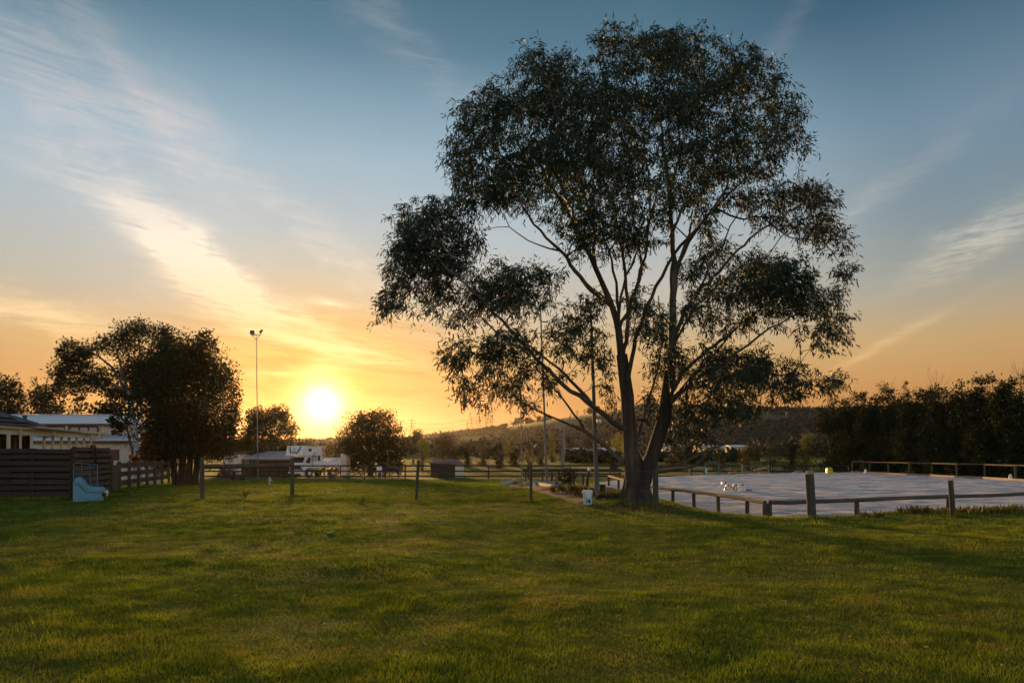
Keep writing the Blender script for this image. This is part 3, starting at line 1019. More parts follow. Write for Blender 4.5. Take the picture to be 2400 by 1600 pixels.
    for i in range(cnt - 1, limb_n - 1, -1):
        r = max(.0045, acc[i] ** (1 / ex))
        rad[i] = min(r, .05)
        if par[i] >= limb_n:
            acc[par[i]] += rad[i] ** ex
    Vt, Ft = [], []
    o_ = 0
    ns = 4
    for i in range(limb_n, cnt):
        p0, p1 = A[par[i]], A[i]
        r1 = rad[i]
        r0 = max(r1, min(rad[par[i]], r1 * 1.25))
        d = p1 - p0
        ln = np.linalg.norm(d)
        if ln < 1e-4:
            continue
        d /= ln
        s = np.cross(d, (0.3, .9, .2))
        s /= np.linalg.norm(s)
        t = np.cross(d, s)
        for pp, r in ((p0, r0), (p1 + d * r1, r1)):
            for j in range(ns):
                an = 2 * math.pi * j / ns
                Vt.append(pp + (s * math.cos(an) + t * math.sin(an)) * r)
        for j in range(ns):
            Ft.append((o_ + j, o_ + (j + 1) % ns, o_ + ns + (j + 1) % ns, o_ + ns + j))
        o_ += 2 * ns
    part('limbs', mb, M_LIMB, root, True)
    part('twigs', np_mesh('twigs', np.array(Vt), np.array(Ft), True), M_LIMB, root, kind='stuff')
    # leaves: drooping sprays round every twig end
    T = A[tips]
    axis_p = np.array([q(850, 900)[0], D])
    out = T.copy()
    out[:, :2] -= axis_p
    out[:, 2] = 0
    out /= np.maximum(np.linalg.norm(out, axis=1, keepdims=True), .5)
    cs, ds = [], []
    for k_ in range(5):
        sdir = out * rng.uniform(.0, .8, (len(T), 1)) + rng.normal(size=T.shape) * .75 + np.array([0, 0, -.10])
        sdir /= np.linalg.norm(sdir, axis=1, keepdims=True)
        sl = rng.uniform(.16, .50, len(T))
        nl = 7
        for l_ in range(nl):
            t = (l_ + rng.random(len(T))) / nl
            p = T + sdir * (sl * t)[:, None]
            p[:, 2] -= .22 * sl * t * t * 1.3
            p += rng.normal(size=p.shape) * .03
            cs.append(p)
            ds.append(sdir * .55 + rng.normal(size=p.shape) * .55 + np.array([0, 0, -.75]))
    cs = np.concatenate(cs)
    ds = np.concatenate(ds)
    ln = rng.uniform(.12, .235, len(cs))
    V, Fc = leaf_quads(cs, ds, ln, rng.uniform(.026, .042, len(cs)), rng)
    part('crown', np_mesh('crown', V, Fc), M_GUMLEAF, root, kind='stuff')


big_gum()

# ------------------------------------------------------------------ left trees
R = np.random.default_rng(21)
def lb(px, py, rx, ry, d, off=0, w=1.0, dep=.8):
    c = P(px, py, d)
    s = d / F
    return ((c.x, d + off, c.z), (rx * s, (rx + ry) / 2 * s * dep, ry * s), w)


d = 45
bg_tree('pale_gum_tree', 'tall gum tree with a smooth white trunk and airy crown behind the sheds', 'tree', d,
        [lb(335, 900, 44, 46, d, 2.5), lb(345, 965, 30, 36, d, 2.5), lb(320, 775, 55, 26, d), (lb(255, 800, 55, 30, d, 1)), lb(390, 800, 50, 36, d, .5), lb(200, 830, 50, 30, d, -.5), lb(160, 862, 40, 32, d), lb(125, 880, 22, 26, d, .5), lb(215, 885, 55, 30, d, .6),
         lb(275, 850, 50, 34, d, 2), lb(245, 915, 46, 24, d, 1.5), lb(350, 840, 60, 44, d, 2), lb(180, 905, 40, 22, d), lb(440, 835, 46, 40, d, 1), lb(278, 915, 26, 18, d, 2.5), lb(150, 830, 16, 16, d), lb(190, 935, 14, 18, d, 0, .5)],
        322, .20, M_GUM2LEAF, 30000, .18, R, M_LIMB, sprd=.20, aspect=.45, per=30)
mb = MB()
ro = [o for o in C.objects if o.name == 'pale_gum_tree'][0]
d = 43.6
mb.tube([P(330, 1140, d), P(322, 1060, d), P(316, 1000, d), P(309, 950, d), P(304, 915, d)], [.24, .21, .19, .165, .13], 10)
mb.tube([P(317, 1000, d), P(327, 975, d), P(335, 945, d)], [.13, .10, .06], 7)
part('bole', mb, M_PALEBARK, ro, True)
d = 45.6
mb = MB()
for pts in ([(305, 930), (290, 880), (275, 830), (270, 795)], [(300, 920), (262, 860), (225, 830), (190, 835)], [(305, 925), (330, 850), (325, 790)], [(302, 925), (250, 890), (200, 880), (150, 865)], [(310, 920), (370, 850), (395, 810)]):
    mb.tube([P(a, b, d) for a, b in pts], [.11, .08, .05, .02][:len(pts)], 6)
part('limb', mb, M_LIMB, ro, True)
d = 40
bg_tree('dark_leafy_tree', 'dense dark leafy tree with foliage hanging almost to the lawn', 'tree', d,
        [lb(322, 912, 36, 32, d, 0, .8), lb(338, 870, 40, 34, d, .5), lb(312, 938, 22, 14, d, 0, .6), lb(470, 830, 46, 52, d), lb(420, 850, 60, 50, d, -1), lb(370, 890, 70, 50, d, -.5), lb(440, 900, 80, 60, d, -2), lb(510, 900, 48, 60, d), lb(382, 950, 38, 60, d), lb(420, 970, 90, 70, d, -2), lb(500, 980, 66, 70, d, -1), lb(540, 960, 26, 50, d),
         lb(388, 1030, 36, 60, d), lb(440, 1040, 80, 50, d, -1.5), lb(510, 1040, 50, 50, d), lb(388, 1085, 32, 30, d), lb(440, 880, 90, 80, d, 1), lb(430, 1000, 90, 80, d, 1.5), lb(480, 800, 22, 24, d), lb(540, 1010, 24, 46, d), lb(380, 1066, 22, 28, d)],
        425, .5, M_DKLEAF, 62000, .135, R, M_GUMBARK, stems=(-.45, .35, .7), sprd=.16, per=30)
d = 38
bg_tree('rust_shrub', 'rust coloured shrub in front of the white gum trunk', 'shrub', d,
        [lb(348, 1035, 15, 24, d), lb(348, 1065, 19, 22, d), lb(318, 1076, 18, 8, d), lb(340, 1050, 10, 14, d)], 346, .12, M_RUSTLEAF, 2200, .14, R)
d = 85
bg_tree('gum_tree', 'dark gum at the edge of the view behind the shed roof', 'tree', d, auto_lobes(-40, 70, 893, 985, d, R, 12), 10, .5, M_GUM2LEAF, 3600, .34, R, group='gums behind the sheds')
bg_tree('gum_tree', 'low gum with ragged crown just left of the tall white trunked gum', 'tree', d, auto_lobes(68, 178, 900, 985, d, R, 12), 130, .5, M_GUM2LEAF, 3400, .34, R, group='gums behind the sheds')
d = 72
bg_tree('low_dark_tree', 'low dark tree showing over the right end of the shed roof', 'tree', d, auto_lobes(190, 318, 945, 1020, d, R, 10), 255, .5, M_DKLEAF, 3600, .30, R)
d = 84
bg_tree('paddock_tree', 'brown green tree behind the floodlight pole, gaps of sky in its crown', 'tree', d,
        auto_lobes(540, 655, 962, 1085, d, R, 16), 590, .5, M_DKLEAF, 11000, .23, R, sprd=.2)
bg_tree('paddock_tree', 'gum tree just left of the sun glow with a leaning crown', 'tree', d + 4,
        auto_lobes(612, 706, 952, 1070, d + 4, R, 14), 660, .5, M_DKLEAF, 9000, .23, R, sprd=.2)
d = 112
bg_tree('small_tree', 'small hazy tree standing behind the white truck', 'tree', d, auto_lobes(695, 740, 1028, 1090, d, R, 7), 718, .35, M_DKLEAF, 1400, .34, R)
bg_tree('small_tree', 'small hazy tree under the sun between the truck and round tree', 'tree', d + 14, auto_lobes(748, 800, 1036, 1092, d + 14, R, 7), 772, .35, M_DKLEAF, 1300, .38, R)
d = 80
bg_tree('round_tree', 'dense rounded dark tree right of the setting sun', 'tree', d,
        [lb(880, 990, 50, 36, d), lb(838, 1005, 44, 38, d, -1), lb(812, 1040, 26, 40, d), lb(860, 985, 40, 26, d), lb(905, 1010, 40, 40, d, 1), lb(830, 1040, 38, 40, d), lb(870, 1040, 56, 46, d, -2), lb(915, 1050, 34, 46, d), lb(850, 1075, 52, 36, d), lb(900, 1080, 46, 34, d, .5), lb(815, 1060, 24, 34, d),
         lb(868, 1020, 56, 50, d, 2), lb(885, 972, 20, 12, d), lb(930, 1075, 18, 30, d), lb(845, 985, 14, 12, d), lb(868, 1098, 58, 20, d), lb(825, 1085, 26, 26, d), lb(912, 1092, 26, 24, d)], 868, .6, M_DKLEAF, 30000, .19, R, sprd=.15)

# band of trees beyond the paddock fence
LEAFS = {'d': M_DKLEAF, 'o': M_OLLEAF, 'g': M_GUM2LEAF, 'l': M_LIMELEAF, 'p': M_PALELEAF}
band = [  # x0, x1, top, bottom, distance, leaf, shape, label
    (935, 1002, 1006, 1096, 120, 'g', 'umbrella', 'flat topped gum beside the dense rounded tree'),
    (965, 1013, 1028, 1096, 104, 'l', 'round', 'lime green willowy tree among dark paddock trees'),
    (1004, 1086, 1018, 1098, 118, 'd', 'round', 'wide dark tree behind the small dark shelter roof'),
    (1078, 1116, 1038, 1098, 112, 'd', 'column', 'slim dark tree just right of the dark shelter'),
    (1106, 1150, 1034, 1098, 116, 'o', 'round', 'olive tree second right from the dark shelter'),
    (1146, 1188, 1040, 1098, 108, 'd', 'round', 'round dark bush left of the thin far floodlight pole'),
    (1178, 1218, 1042, 1092, 126, 'p', 'round', 'pale yellowish tree behind the thin far floodlight pole'),
    (1222, 1258, 1052, 1100, 98, 'p', 'round', 'yellow green bush between the two thin floodlight poles'),
    (1190, 1230, 1050, 1098, 112, 'd', 'round', 'low dark bush at the foot of the pale yellowish tree'),
    (1278, 1308, 1018, 1092, 132, 'p', 'column', 'upright pale green poplar right of the middle floodlight pole'),
    (1308, 1348, 1018, 1086, 138, 'd', 'round', 'dark tree behind the bare dead tree'),
    (1252, 1284, 1040, 1096, 120, 'o', 'round', 'olive tree behind the middle floodlight pole'),
    (1366, 1402, 1028, 1064, 172, 'd', 'round', 'dark round tree over the long pale roof'),
    (1434, 1468, 1012, 1080, 124, 'l', 'column', 'yellow green poplar peeping out left of the big trunk'),
    (1422, 1456, 1060, 1104, 88, 'd', 'round', 'dark round bush between nearest floodlight pole and big trunk'),
    (1548, 1606, 1020, 1092, 122, 'o', 'round', 'olive tree just right of the big trunk'),
    (1600, 1672, 1026, 1096, 118, 'd', 'round', 'dark tree behind the drooping low limbs of the gum'),
    (1664, 1714, 1046, 1104, 92, 'o', 'cone', 'conical olive bush behind the hoop frame'),
    (1726, 1786, 1040, 1104, 96, 'o', 'round', 'bushy olive tree behind the white hurdle'),
    (1776, 1832, 1038, 1104, 94, 'o', 'round', 'olive tree with twiggy bare foot right of the white hurdle'),
    (1824, 1880, 1026, 1104, 93, 'd', 'round', 'dark tree second left of the tall leafy hedge row'),
    (1862, 1918, 1012, 1104, 88, 'p', 'round', 'lighter green tree touching the left end of the hedge row')]
for (x0, x1, y0, y1, d, lf, shp, lab) in band:
    nn = int((x1 - x0) * (y1 - y0) * .75) + 350
    bg_tree('paddock_tree', lab, 'tree', d, auto_lobes(x0, x1, y0, y1, d, R, 9, shp), (x0 + x1) / 2, .4, LEAFS[lf], nn, d / F * 2.6, R, sprd=.24)

# tall row of trees along the right side of the arena
row = [(1905, 1985, 935, 76), (1960, 2035, 915, 73), (2010, 2085, 925, 70), (2065, 2135, 905, 67), (2110, 2190, 898, 64), (2165, 2245, 906, 61),
       (2215, 2300, 884, 58.5), (2275, 2345, 902, 56), (2320, 2400, 880, 54), (2370, 2460, 888, 52), (2440, 2540, 880, 50)]
rowlab = ['first tree at the left end of the tall leafy row', 'second tree in the leafy row, behind the yellow drum', 'third tree in the leafy row, plain even top',
          'fourth tree in the leafy row, above the small white cone', 'fifth tree in the leafy row with a raised tufted top', 'sixth tree in the leafy row, dip in the skyline',
          'seventh tree in the leafy row with a broad high top', 'eighth tree in the leafy row, lower than its neighbours', 'ninth tree in the leafy row, highest tuft against the sky',
          'tenth tree in the leafy row, at the right edge of the view', 'last tree of the leafy row, mostly outside the view']
for (x0, x1, yt, d), lab in zip(row, rowlab):
    yb = HOR + (EYE - gz(X((x0 + x1) / 2, d), d)) * F / d - 4
    L = auto_lobes(x0 - 14, x1 + 14, yt + 20, yb, d, R, 18, 'column', .9)
    for k_ in range(5):
        L.append(lb(R.uniform(x0 + 8, x1 - 8), yt + R.uniform(6, 30), R.uniform(9, 20), R.uniform(10, 20), d, R.uniform(-1, 1), .8))
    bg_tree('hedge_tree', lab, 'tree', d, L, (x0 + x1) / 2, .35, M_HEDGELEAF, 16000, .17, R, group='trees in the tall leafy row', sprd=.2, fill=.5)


def bare_tree(name, label, d, base_px, top_px, base_py, top_py, r, seed, m, n=26, spread=.5):
    rr = random.Random(seed)
    b = Vector((X(base_px, d), d, gz(X(base_px, d), d)))
    tp = P(top_px, top_py, d)
    root = thing(name, label, 'tree', b)
    mb = MB()
    pts = [b.lerp(tp, t) + Vector((rr.uniform(-.1, .1), 0, 0)) * (0 < t < 1) for t in (0, .25, .5, .75, 1)]
    mb.tube(pts, [r * 1.2, r, r * .8, r * .5, r * .15], 7)
    part('trunk', mb, m, root, True)
    mb = MB()
    H = (tp - b).length
    for i in range(n):
        t = rr.uniform(.35, .98)
        p = b.lerp(tp, t)
        an = rr.uniform(0, 6.28)
        dv = Vector((math.cos(an) * spread, math.sin(an) * spread, rr.uniform(.5, 1.1))).normalized()
        L = H * rr.uniform(.12, .32) * (1.2 - t * .6)
        q1 = p + dv * L * .5
        q2 = p + dv * L + Vector((rr.uniform(-.2, .2), 0, rr.uniform(0, .3))) * L
        mb.tube([p, q1, q2], [r * .28, r * .18, r * .06], 4)
        for k_ in range(3):
            s = q1.lerp(q2, rr.random())
            e = s + (dv + Vector((rr.uniform(-.8, .8), rr.uniform(-.8, .8), rr.uniform(-.2, .6)))) * L * .35
            mb.tube([s, e], [r * .12, r * .04], 3)
    part('branches', mb, m, root)
    return root


bare_tree('bare_tree', 'leafless twiggy tree above the right end of the leafy row', 60, 2395, 2392, 1100, 876, .07, 3, M_TWIGBARK, 60, .55)
bare_tree('bare_tree', 'leafless twiggy top between the fifth and seventh row trees', 66, 2195, 2192, 1100, 900, .05, 4, M_TWIGBARK, 44, .5)
bare_tree('bare_tree', 'faint leafless top near the left end of the leafy row', 77, 2086, 2084, 1100, 914, .05, 6, M_TWIGBARK, 44, .5)
# dead tree with a fork
d = 92
bxx = X(1319, d)
root = thing('dead_tree', 'grey dead tree with a forked bare top behind the middle floodlight pole', 'tree', (bxx, d, gz(bxx, d)))
mb = MB().tube([(bxx, d, gz(bxx, d) - .1), P(1320, 1050, d), P(1322, 1012, d)], [.30, .24, .20], 8)
part('trunk', mb, M_DEAD, root, True)
mb = MB()
mb.tube([P(1322, 1012, d), P(1330, 995, d), P(1336, 978, d), P(1339, 968, d)], [.16, .12, .08, .03], 6)
mb.tube([P(1322, 1012, d), P(1317, 1003, d), P(1306, 1002, d)], [.12, .07, .03], 6)
mb.tube([P(1330, 995, d), P(1320, 984, d), P(1317, 979, d)], [.10, .06, .03], 6)
mb.tube([P(1320, 984, d), P(1328, 978, d)], [.05, .02], 5)
mb.tube([P(1334, 984, d), P(1338, 986, d), P(1343, 981, d)], [.05, .04, .02], 5)
part('branches', mb, M_DEAD, root, True)


# low hedge in front of the far building, far woods, hill trees
def blob_wood(name, label, pts, hs, ws, nleaf, rng, m):
    V, Fc = [], []
    cs, ds, ls = [], [], []
    for (x, y, z), h, w in zip(pts, hs, ws):
        u = rng.normal(size=(nleaf, 3))
        u /= np.linalg.norm(u, axis=1, keepdims=True)
        u *= (rng.random(nleaf) ** .45)[:, None]
        c = np.array([x, y, z + h * .55]) + u * np.array([w / 2, w / 2, h * .48])
        cs.append(c)
        ds.append(rng.normal(size=(nleaf, 3)))
        ls.append(np.full(nleaf, w * .30) * rng.uniform(.7, 1.3, nleaf))
    cs, ds, ls = np.concatenate(cs), np.concatenate(ds), np.concatenate(ls)
    V, Fc = leaf_quads(cs, ds, ls, ls * .8, rng)
    o = part(name, np_mesh(name, V, Fc), m)
    tag(o, label, None, None, 'stuff')


rg = np.random.default_rng(77)
n = 1500
yy = rg.uniform(215, 400, n)
px = rg.uniform(-200, 2700, n)
xx = (px - 1200) / F * yy
keep = ~((px > 1300) & (px < 1620) & (yy < 300))
xx, yy = xx[keep], yy[keep]
zz = ground(xx, yy)
hh = rg.uniform(3.5, 6.8, len(xx))
blob_wood('valley_wood', 'distant belt of trees across the valley floor', np.stack([xx, yy, zz], 1), hh, hh * rg.uniform(.7, 1.2, len(xx)), 34, rg, M_WOODLEAF)
n = 9000
yy = rg.uniform(400, RIDGE + 10, n)
px = rg.uniform(500, 2700, n)
xx = (px - 1200) / F * yy
zz = hill_z(xx, yy)
pyy = HOR - (zz - EYE) / yy * F
top = np.interp(px, RPX, RPY)
bare1 = (px > 1185) & (px < 1490) & (pyy < top + 17 + 8 * np.sin(px / 40))
bare2 = (px > 1050) & (px < 1185) & (pyy > top + 7) & (pyy < top + 22)
dens = vnoise(xx, yy, 60, 41)
keep = ~bare1 & ~bare2 & (dens > .22)
xx, yy, zz = xx[keep], yy[keep], zz[keep]
hh = rg.uniform(2.6, 5.2, len(xx))
blob_wood('hill_wood', 'scrubby woodland covering the hillside', np.stack([xx, yy, zz - .5], 1), hh, hh * rg.uniform(.9, 1.7, len(xx)), 18, rg, M_WOODLEAF)
n = 160
yy = rg.uniform(128, 150, n)
px = np.concatenate([rg.uniform(1325, 1450, n // 2), rg.uniform(1540, 1760, n // 2)])
xx = (px - 1200) / F * yy
zz = ground(xx, yy)
hh = rg.uniform(1.2, 2.3, n)
blob_wood('far_hedge', 'low dark hedge before the long pale roof', np.stack([xx, yy, zz], 1), hh, hh * 1.6, 40, rg, M_HEDGELEAF)
for (pxx, pyy, w, lab) in ((1212, 992, 34, 'wide pair of spreading gums at the left end of the bare ridge'), (1240, 991, 30, 'spreading gum second from left on the bare ridge'), (1266, 989, 18, 'small gum third along the bare ridge'),
                           (1284, 987, 16, 'small gum fourth along the bare ridge'), (1384, 968, 20, 'lone gum high on the bare ridge near the nearest pole'), (1400, 965, 10, 'tiny gum close right of the lone ridge gum')):
    d = RIDGE - 8
    bg_tree('ridge_tree', lab, 'tree', d, [lb(pxx + a * w / 2, pyy - 4 - b, w * .28, 5.2, d, 0, 1) for a, b in ((-.6, 0), (0, 3), (.6, 1), (.2, -1), (-.2, 1.5))], pxx, .9, M_DKLEAF, 320, 2.2, R, group='gums along the ridge', sprd=.3)

# ------------------------------------------------------------------ pylons on the skyline
def pylon(px, py_top, py_base, label, d=1150, arms=True):
    b = P(px, py_base + 6, d)
    H = Z(py_top, d) - b.z
    root = thing('power_pylon', label, 'pylon', b, 'power pylons on the skyline')
    w = H * .11
    mb = MB()
    def leg(sx, sy, t):
        k_ = (1 - t) * 1.0 + .16 if t < .62 else .2
        return Vector((b.x + sx * w * k_, b.y + sy * w * k_, b.z + H * t))
    R_ = .30
    for sx in (-1, 1):
        for sy in (-1, 1):
            mb.tube([leg(sx, sy, 0), leg(sx, sy, .3), leg(sx, sy, .62), leg(sx, sy, 1.0)], R_ * .8, 4)
    lv = [0, .2, .38, .52, .64, .76, .88, 1.0]
    for t0, t1 in zip(lv, lv[1:]):
        for sy in (-1, 1):
            mb.tube([leg(-1, sy, t0), leg(1, sy, t1)], R_ * .5, 3)
            mb.tube([leg(1, sy, t0), leg(-1, sy, t1)], R_ * .5, 3)
    part('lattice', mb, M_DKSTEEL, root)
    for t, l in ((.64, .20), (.78, .24), (.93, .17)) if arms else ((.95, .06),):
        z = b.z + H * t
        mb = MB()
        for s in (-1, 1):
            mb.tube([(b.x, b.y, z + H * .03), (b.x + s * H * l, b.y, z)], R_ * .7, 3)
            mb.tube([(b.x, b.y, z - H * .015), (b.x + s * H * l, b.y, z)], R_ * .7, 3)
            mb.tube([(b.x + s * H * l, b.y, z), (b.x + s * H * l, b.y, z - H * .05)], R_ * .6, 3)
        part('crossarm', mb, M_DKSTEEL, root)
    return root


for a in ((939, 985, 1022, 'leftmost pylon, beside the dense rounded tree'), (964.5, 982, 1022, 'second pylon from the left with wide arms'), (1095, 989, 1012, 'short armless mast on the hill right of the long wires', 1150, False),
          (1105.5, 976, 1011, 'slim pylon where the long wires end', 1150, True), (1123, 967, 1009, 'tall pylon in the middle of the hill cluster'), (1139, 979, 1006, 'short pylon tucked behind the tallest one', 1300),
          (1144, 964, 1006, 'tallest pylon of the hill cluster'), (1154, 976, 1002, 'slim pylon at the right end of the hill cluster', 1300), (1353, 962, 977, 'small faint pylon on the ridge, left of a pair', 1400), (1370, 958, 975, 'small pylon on the ridge, right of a pair', 1400)):
    pylon(*a)
for (pa, pb, sag, lab) in (((968, 991), (1104, 981), 7, 'upper power line between the far pylons'), ((968, 1004), (1094, 993), 6, 'lower power line between the far pylons')):
    mb = MB()
    pts = []
    for k_ in range(15):
        t = k_ / 14
        pts.append(P(pa[0] + (pb[0] - pa[0]) * t, pa[1] + (pb[1] - pa[1]) * t + sag * 4 * t * (1 - t), 1150))
    mb.tube(pts, .22, 3)
    o = part('power_line', mb, M_DKSTEEL, None, org=pts[0])
    tag(o, lab, 'power line', 'power lines on the skyline')

# ------------------------------------------------------------------ sheds and house on the left
def corrugated(p0, p1, z0, z1, pitch=.25, dep=.04):
    p0, p1 = Vector(p0), Vector(p1)
    L = (p1 - p0).length
    n_ = max(4, int(L / pitch) * 4)
    dv = (p1 - p0) / L
    nv = Vector((dv.y, -dv.x, 0))
    mb = MB()
    vs, fs = [], []
    for i in range(n_ + 1):
        o_ = (0, 1, 1, 0)[i % 4] * dep
        c = p0 + dv * (L * i / n_) + nv * o_
        vs += [(c.x, c.y, z0), (c.x, c.y, z1)]
    for i in range(n_):
        fs.append((2 * i, 2 * i + 2, 2 * i + 3, 2 * i + 1))
    b = len(vs)
    for c in (p0, p1):
        q_ = c - nv * .12
        vs += [(q_.x, q_.y, z0), (q_.x, q_.y, z1)]
    fs += [(b, b + 2, b + 3, b + 1), (0, 1, b + 1, b), (2 * n_, b + 2, b + 3, 2 * n_ + 1)]
    return mb.add(vs, fs)


def shed():
    bz = gz(-30, 47)
    root = thing('farm_shed', 'long cream shed with zinc roof and a lower lean-to', 'shed', (-34, 48, bz))
    xr, xl = -25.5, -52
    part('lean_to_wall', corrugated((xl, 46, 0), (xr, 46, 0), bz, 2.36), M_CREAM, root)
    part('side_wall', corrugated((xr, 46.1, 0), (xr, 50, 0), bz, 2.36), M_CREAM, root)
    part('lean_to_roof', MB().prism([(xl, 45.75, 2.36), (xr + .15, 45.75, 2.36), (xr + .15, 50.1, 2.93), (xl, 50.1, 2.93)], (0, 0, .05)), M_ROOFSHEET, root)
    part('gutter', MB().box(((xl + xr) / 2, 45.68, 2.33), (xr - xl + .3, .12, .11)), M_BROWNTRIM, root)
    ur = -28.0
    part('upper_wall', corrugated((xl, 50.05, 0), (ur, 50.05, 0), 2.9, 3.66), M_CREAM, root)
    part('upper_side_wall', corrugated((ur, 50.1, 0), (ur, 58, 0), 2.2, 3.66), M_CREAM, root)
    e, rz_ = 3.66, 4.50
    rl, rr_ = (xl, 54, rz_), (-31.2, 54, rz_)
    mb = MB()
    mb.prism([(xl, 49.8, e), (ur + .2, 49.8, e), rr_, rl], (0, 0, .06))
    mb.prism([(ur + .2, 49.8, e), (ur + .2, 58.2, e), rr_], (0, 0, .06))
    mb.prism([(ur + .2, 58.2, e), (xl, 58.2, e), rl, rr_], (0, 0, .06))
    part('roof', mb, M_ROOFSHEET, root)
    part('ridge_cap', MB().bar((xl, 54, rz_ + .08), (-31.2, 54, rz_ + .08), .3, .06), M_WHITE, root)
    part('hip_cap', MB().bar((-31.2, 54, rz_ + .09), (ur + .2, 49.8, e + .09), .22, .05), M_WHITE, root)
    part('upper_gutter', MB().box(((xl + ur) / 2, 49.74, e - .03), (ur - xl + .3, .12, .11)), M_BROWNTRIM, root)
    part('vent', MB().tube([P(58, 985, 51.5), P(58, 976, 51.5)], [.16, .12], 8).lathe(tuple(P(58, 976, 51.5)), [(.2, 0), (.2, .06), (.02, .14)], 8), M_DKSTEEL, root)
    part('skylight', MB().prism([P(42, 975.5, 53.6) + Vector((0, 0, .02)), P(52, 975.8, 53.6) + Vector((0, 0, .02)), P(70, 988, 51.4) + Vector((0, 0, .06)), P(56, 988, 51.4) + Vector((0, 0, .06))], (0, -.02, .05)), M_WHITE, root)
    # windows in the upper wall
    for (x0, x1, np_) in ((108, 152, 1), (164, 229, 3)):
        xa, xb = X(x0, 49.98), X(x1, 49.98)
        z1, z0 = Z(999.5, 49.98), Z(1013, 49.98)
        w = part('window', MB().box(((xa + xb) / 2, 49.99, z1), (xb - xa, .07, .09)).box(((xa + xb) / 2, 49.99, z0), (xb - xa, .07, .09)), M_BROWNTRIM, root)
        for k_ in range(np_ + 1):
            xx_ = xa + (xb - xa) * k_ / np_
            part('mullion', MB().box((xx_, 49.985, (z0 + z1) / 2), (.09, .08, z1 - z0 - .1)), M_BROWNTRIM, w)
        for k_ in range(np_):
            a = xa + (xb - xa) * (k_ + .5) / np_
            part('pane', MB().box((a, 50.0, (z0 + z1) / 2), ((xb - xa) / np_ - .1, .03, z1 - z0 - .1)), M_PANE, w)
    part('downpipe', MB().tube([P(157, 997, 49.9), P(157, 1016, 49.9)], .09, 8), M_CREAMTRIM, root)
    part('shutter', MB().box(((X(254, 45.9) + X(278, 45.9)) / 2, 45.92, (Z(1053, 45.9) + Z(1077, 45.9)) / 2), (X(278, 45.9) - X(254, 45.9), .06, Z(1053, 45.9) - Z(1077, 45.9))), M_BROWNTRIM, root, label='plain brown square shutter')
    part('wall_pipe', MB().tube([P(186, 1038, 45.8), P(188, 1043, 45.8), P(215, 1043, 45.8)], .05, 6), M_CREAMTRIM, root)


shed()


def house():
    zb = 0.0
    root = thing('house', 'house corner with slate tiled roof and cream veranda posts', 'house', (-20, 27, zb))
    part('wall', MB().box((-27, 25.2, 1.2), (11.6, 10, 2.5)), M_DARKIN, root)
    # door and window frames on the veranda side
    for y0, y1 in ((22.4, 24.6), (25.4, 27.6), (28.0, 29.6)):
        w = part('window', MB().box((-21.18, (y0 + y1) / 2, 1.2), (.06, y1 - y0, 2.1)), M_GLASS, root)
        for yy_ in (y0, (y0 + y1) / 2, y1):
            part('frame', MB().box((-21.16, yy_, 1.2), (.08, .05, 2.1)), M_BROWNTRIM, w)
    # roof: hipped, tiled in courses
    cy = 26.9
    mb = MB()
    ez, pit = 2.62, .47
    mb.prism([(-18.75, 15, ez), (-18.75, cy, ez), (-24.75, cy - 6, ez + 6 * pit), (-24.75, 15, ez + 6 * pit)], (0, 0, .06))
    mb.prism([(-18.75, cy, ez), (-33, cy, ez), (-33, cy - 6, ez + 6 * pit), (-24.75, cy - 6, ez + 6 * pit)], (0, 0, .06))
    part('roof', mb, M_TILE, root)
    for k_ in range(12):
        t = .15 + k_ * .36
        z = ez + t * pit + .085
        mb = MB()
        mb.bar((-18.75 - t, 15, z), (-18.75 - t, cy - t, z), .30, .045)
        mb.bar((-18.75 - t, cy - t, z), (-30, cy - t, z), .30, .045)
        part('tile', mb, M_TILE, root)
    part('hip_cap', MB().bar((-18.7, cy + .05, ez + .1), (-24.75, cy - 6, ez + 6 * pit + .12), .22, .08), M_TILE, root)
    # pergola beams on past the house
    part('fascia', MB().bar((-18.55, 15, 2.50), (-19.3, 32.2, 2.36), .06, .26), M_CREAMTRIM, root)
    part('gutter', MB().bar((-18.46, 15, 2.64), (-19.22, 32.3, 2.50), .16, .10), M_CREAMTRIM, root)
    part('veranda_roof', MB().prism([(-18.6, cy + .02, 2.56), (-19.3, 32.2, 2.44), (-22.5, 32.2, 2.62), (-22.5, cy + .02, 2.74)], (0, 0, .05)), M_ROOFSHEET, root)
    for pxx in (103, 124, 144, 162, 180, 197, 213):
        dd = -19.25 * F / (pxx - 1200) + .25
        xx_ = X(pxx, dd)
        part('post', MB().box((xx_, dd, 1.15), (.075, .075, 2.36)), M_CREAMTRIM, root)
    for pxx, wd in ((20, .09), (48, .055), (74, .075)):
        dd = -18.95 * F / (pxx - 1200)
        xx_ = X(pxx, dd)
        part('post', MB().box((xx_, dd, 1.15), (wd, wd, 2.4)), M_CREAMTRIM, root)
    for pxx, pyy, dx in ((48, 1008, -26), (128, 1014, -24), (233, 1020, -18)):
        dd = -18.9 * F / (pxx - 1200)
        a, b = P(pxx, pyy - 4, dd), P(pxx, pyy + 5, dd)
        c = P(pxx + dx, pyy + 11, dd)
        part('downpipe', MB().tube([a, b, c], .035, 6), M_CREAMTRIM, root)
    # pale bunting scraps below the beam
    mb = MB()
    for k_ in range(26):
        pxx = 84 + k_ * 5 + (k_ * 7 % 3)
        dd = -19.2 * F / (pxx - 1200)
        a = P(pxx, 1018 + (k_ * 5 % 3), dd)
        mb.box((a.x, a.y, a.z - .03), (.03, .01, .07 + .03 * (k_ % 3)))
    part('trailing_vine', mb, M_DKLEAF, root, kind='stuff')
    part('wall_lamp', MB().lathe(tuple(P(57, 1019, 27.0)), [(.05, -.06), (.10, -.02), (.10, .03), (.03, .09)], 10), M_CREAMTRIM, root)


house()


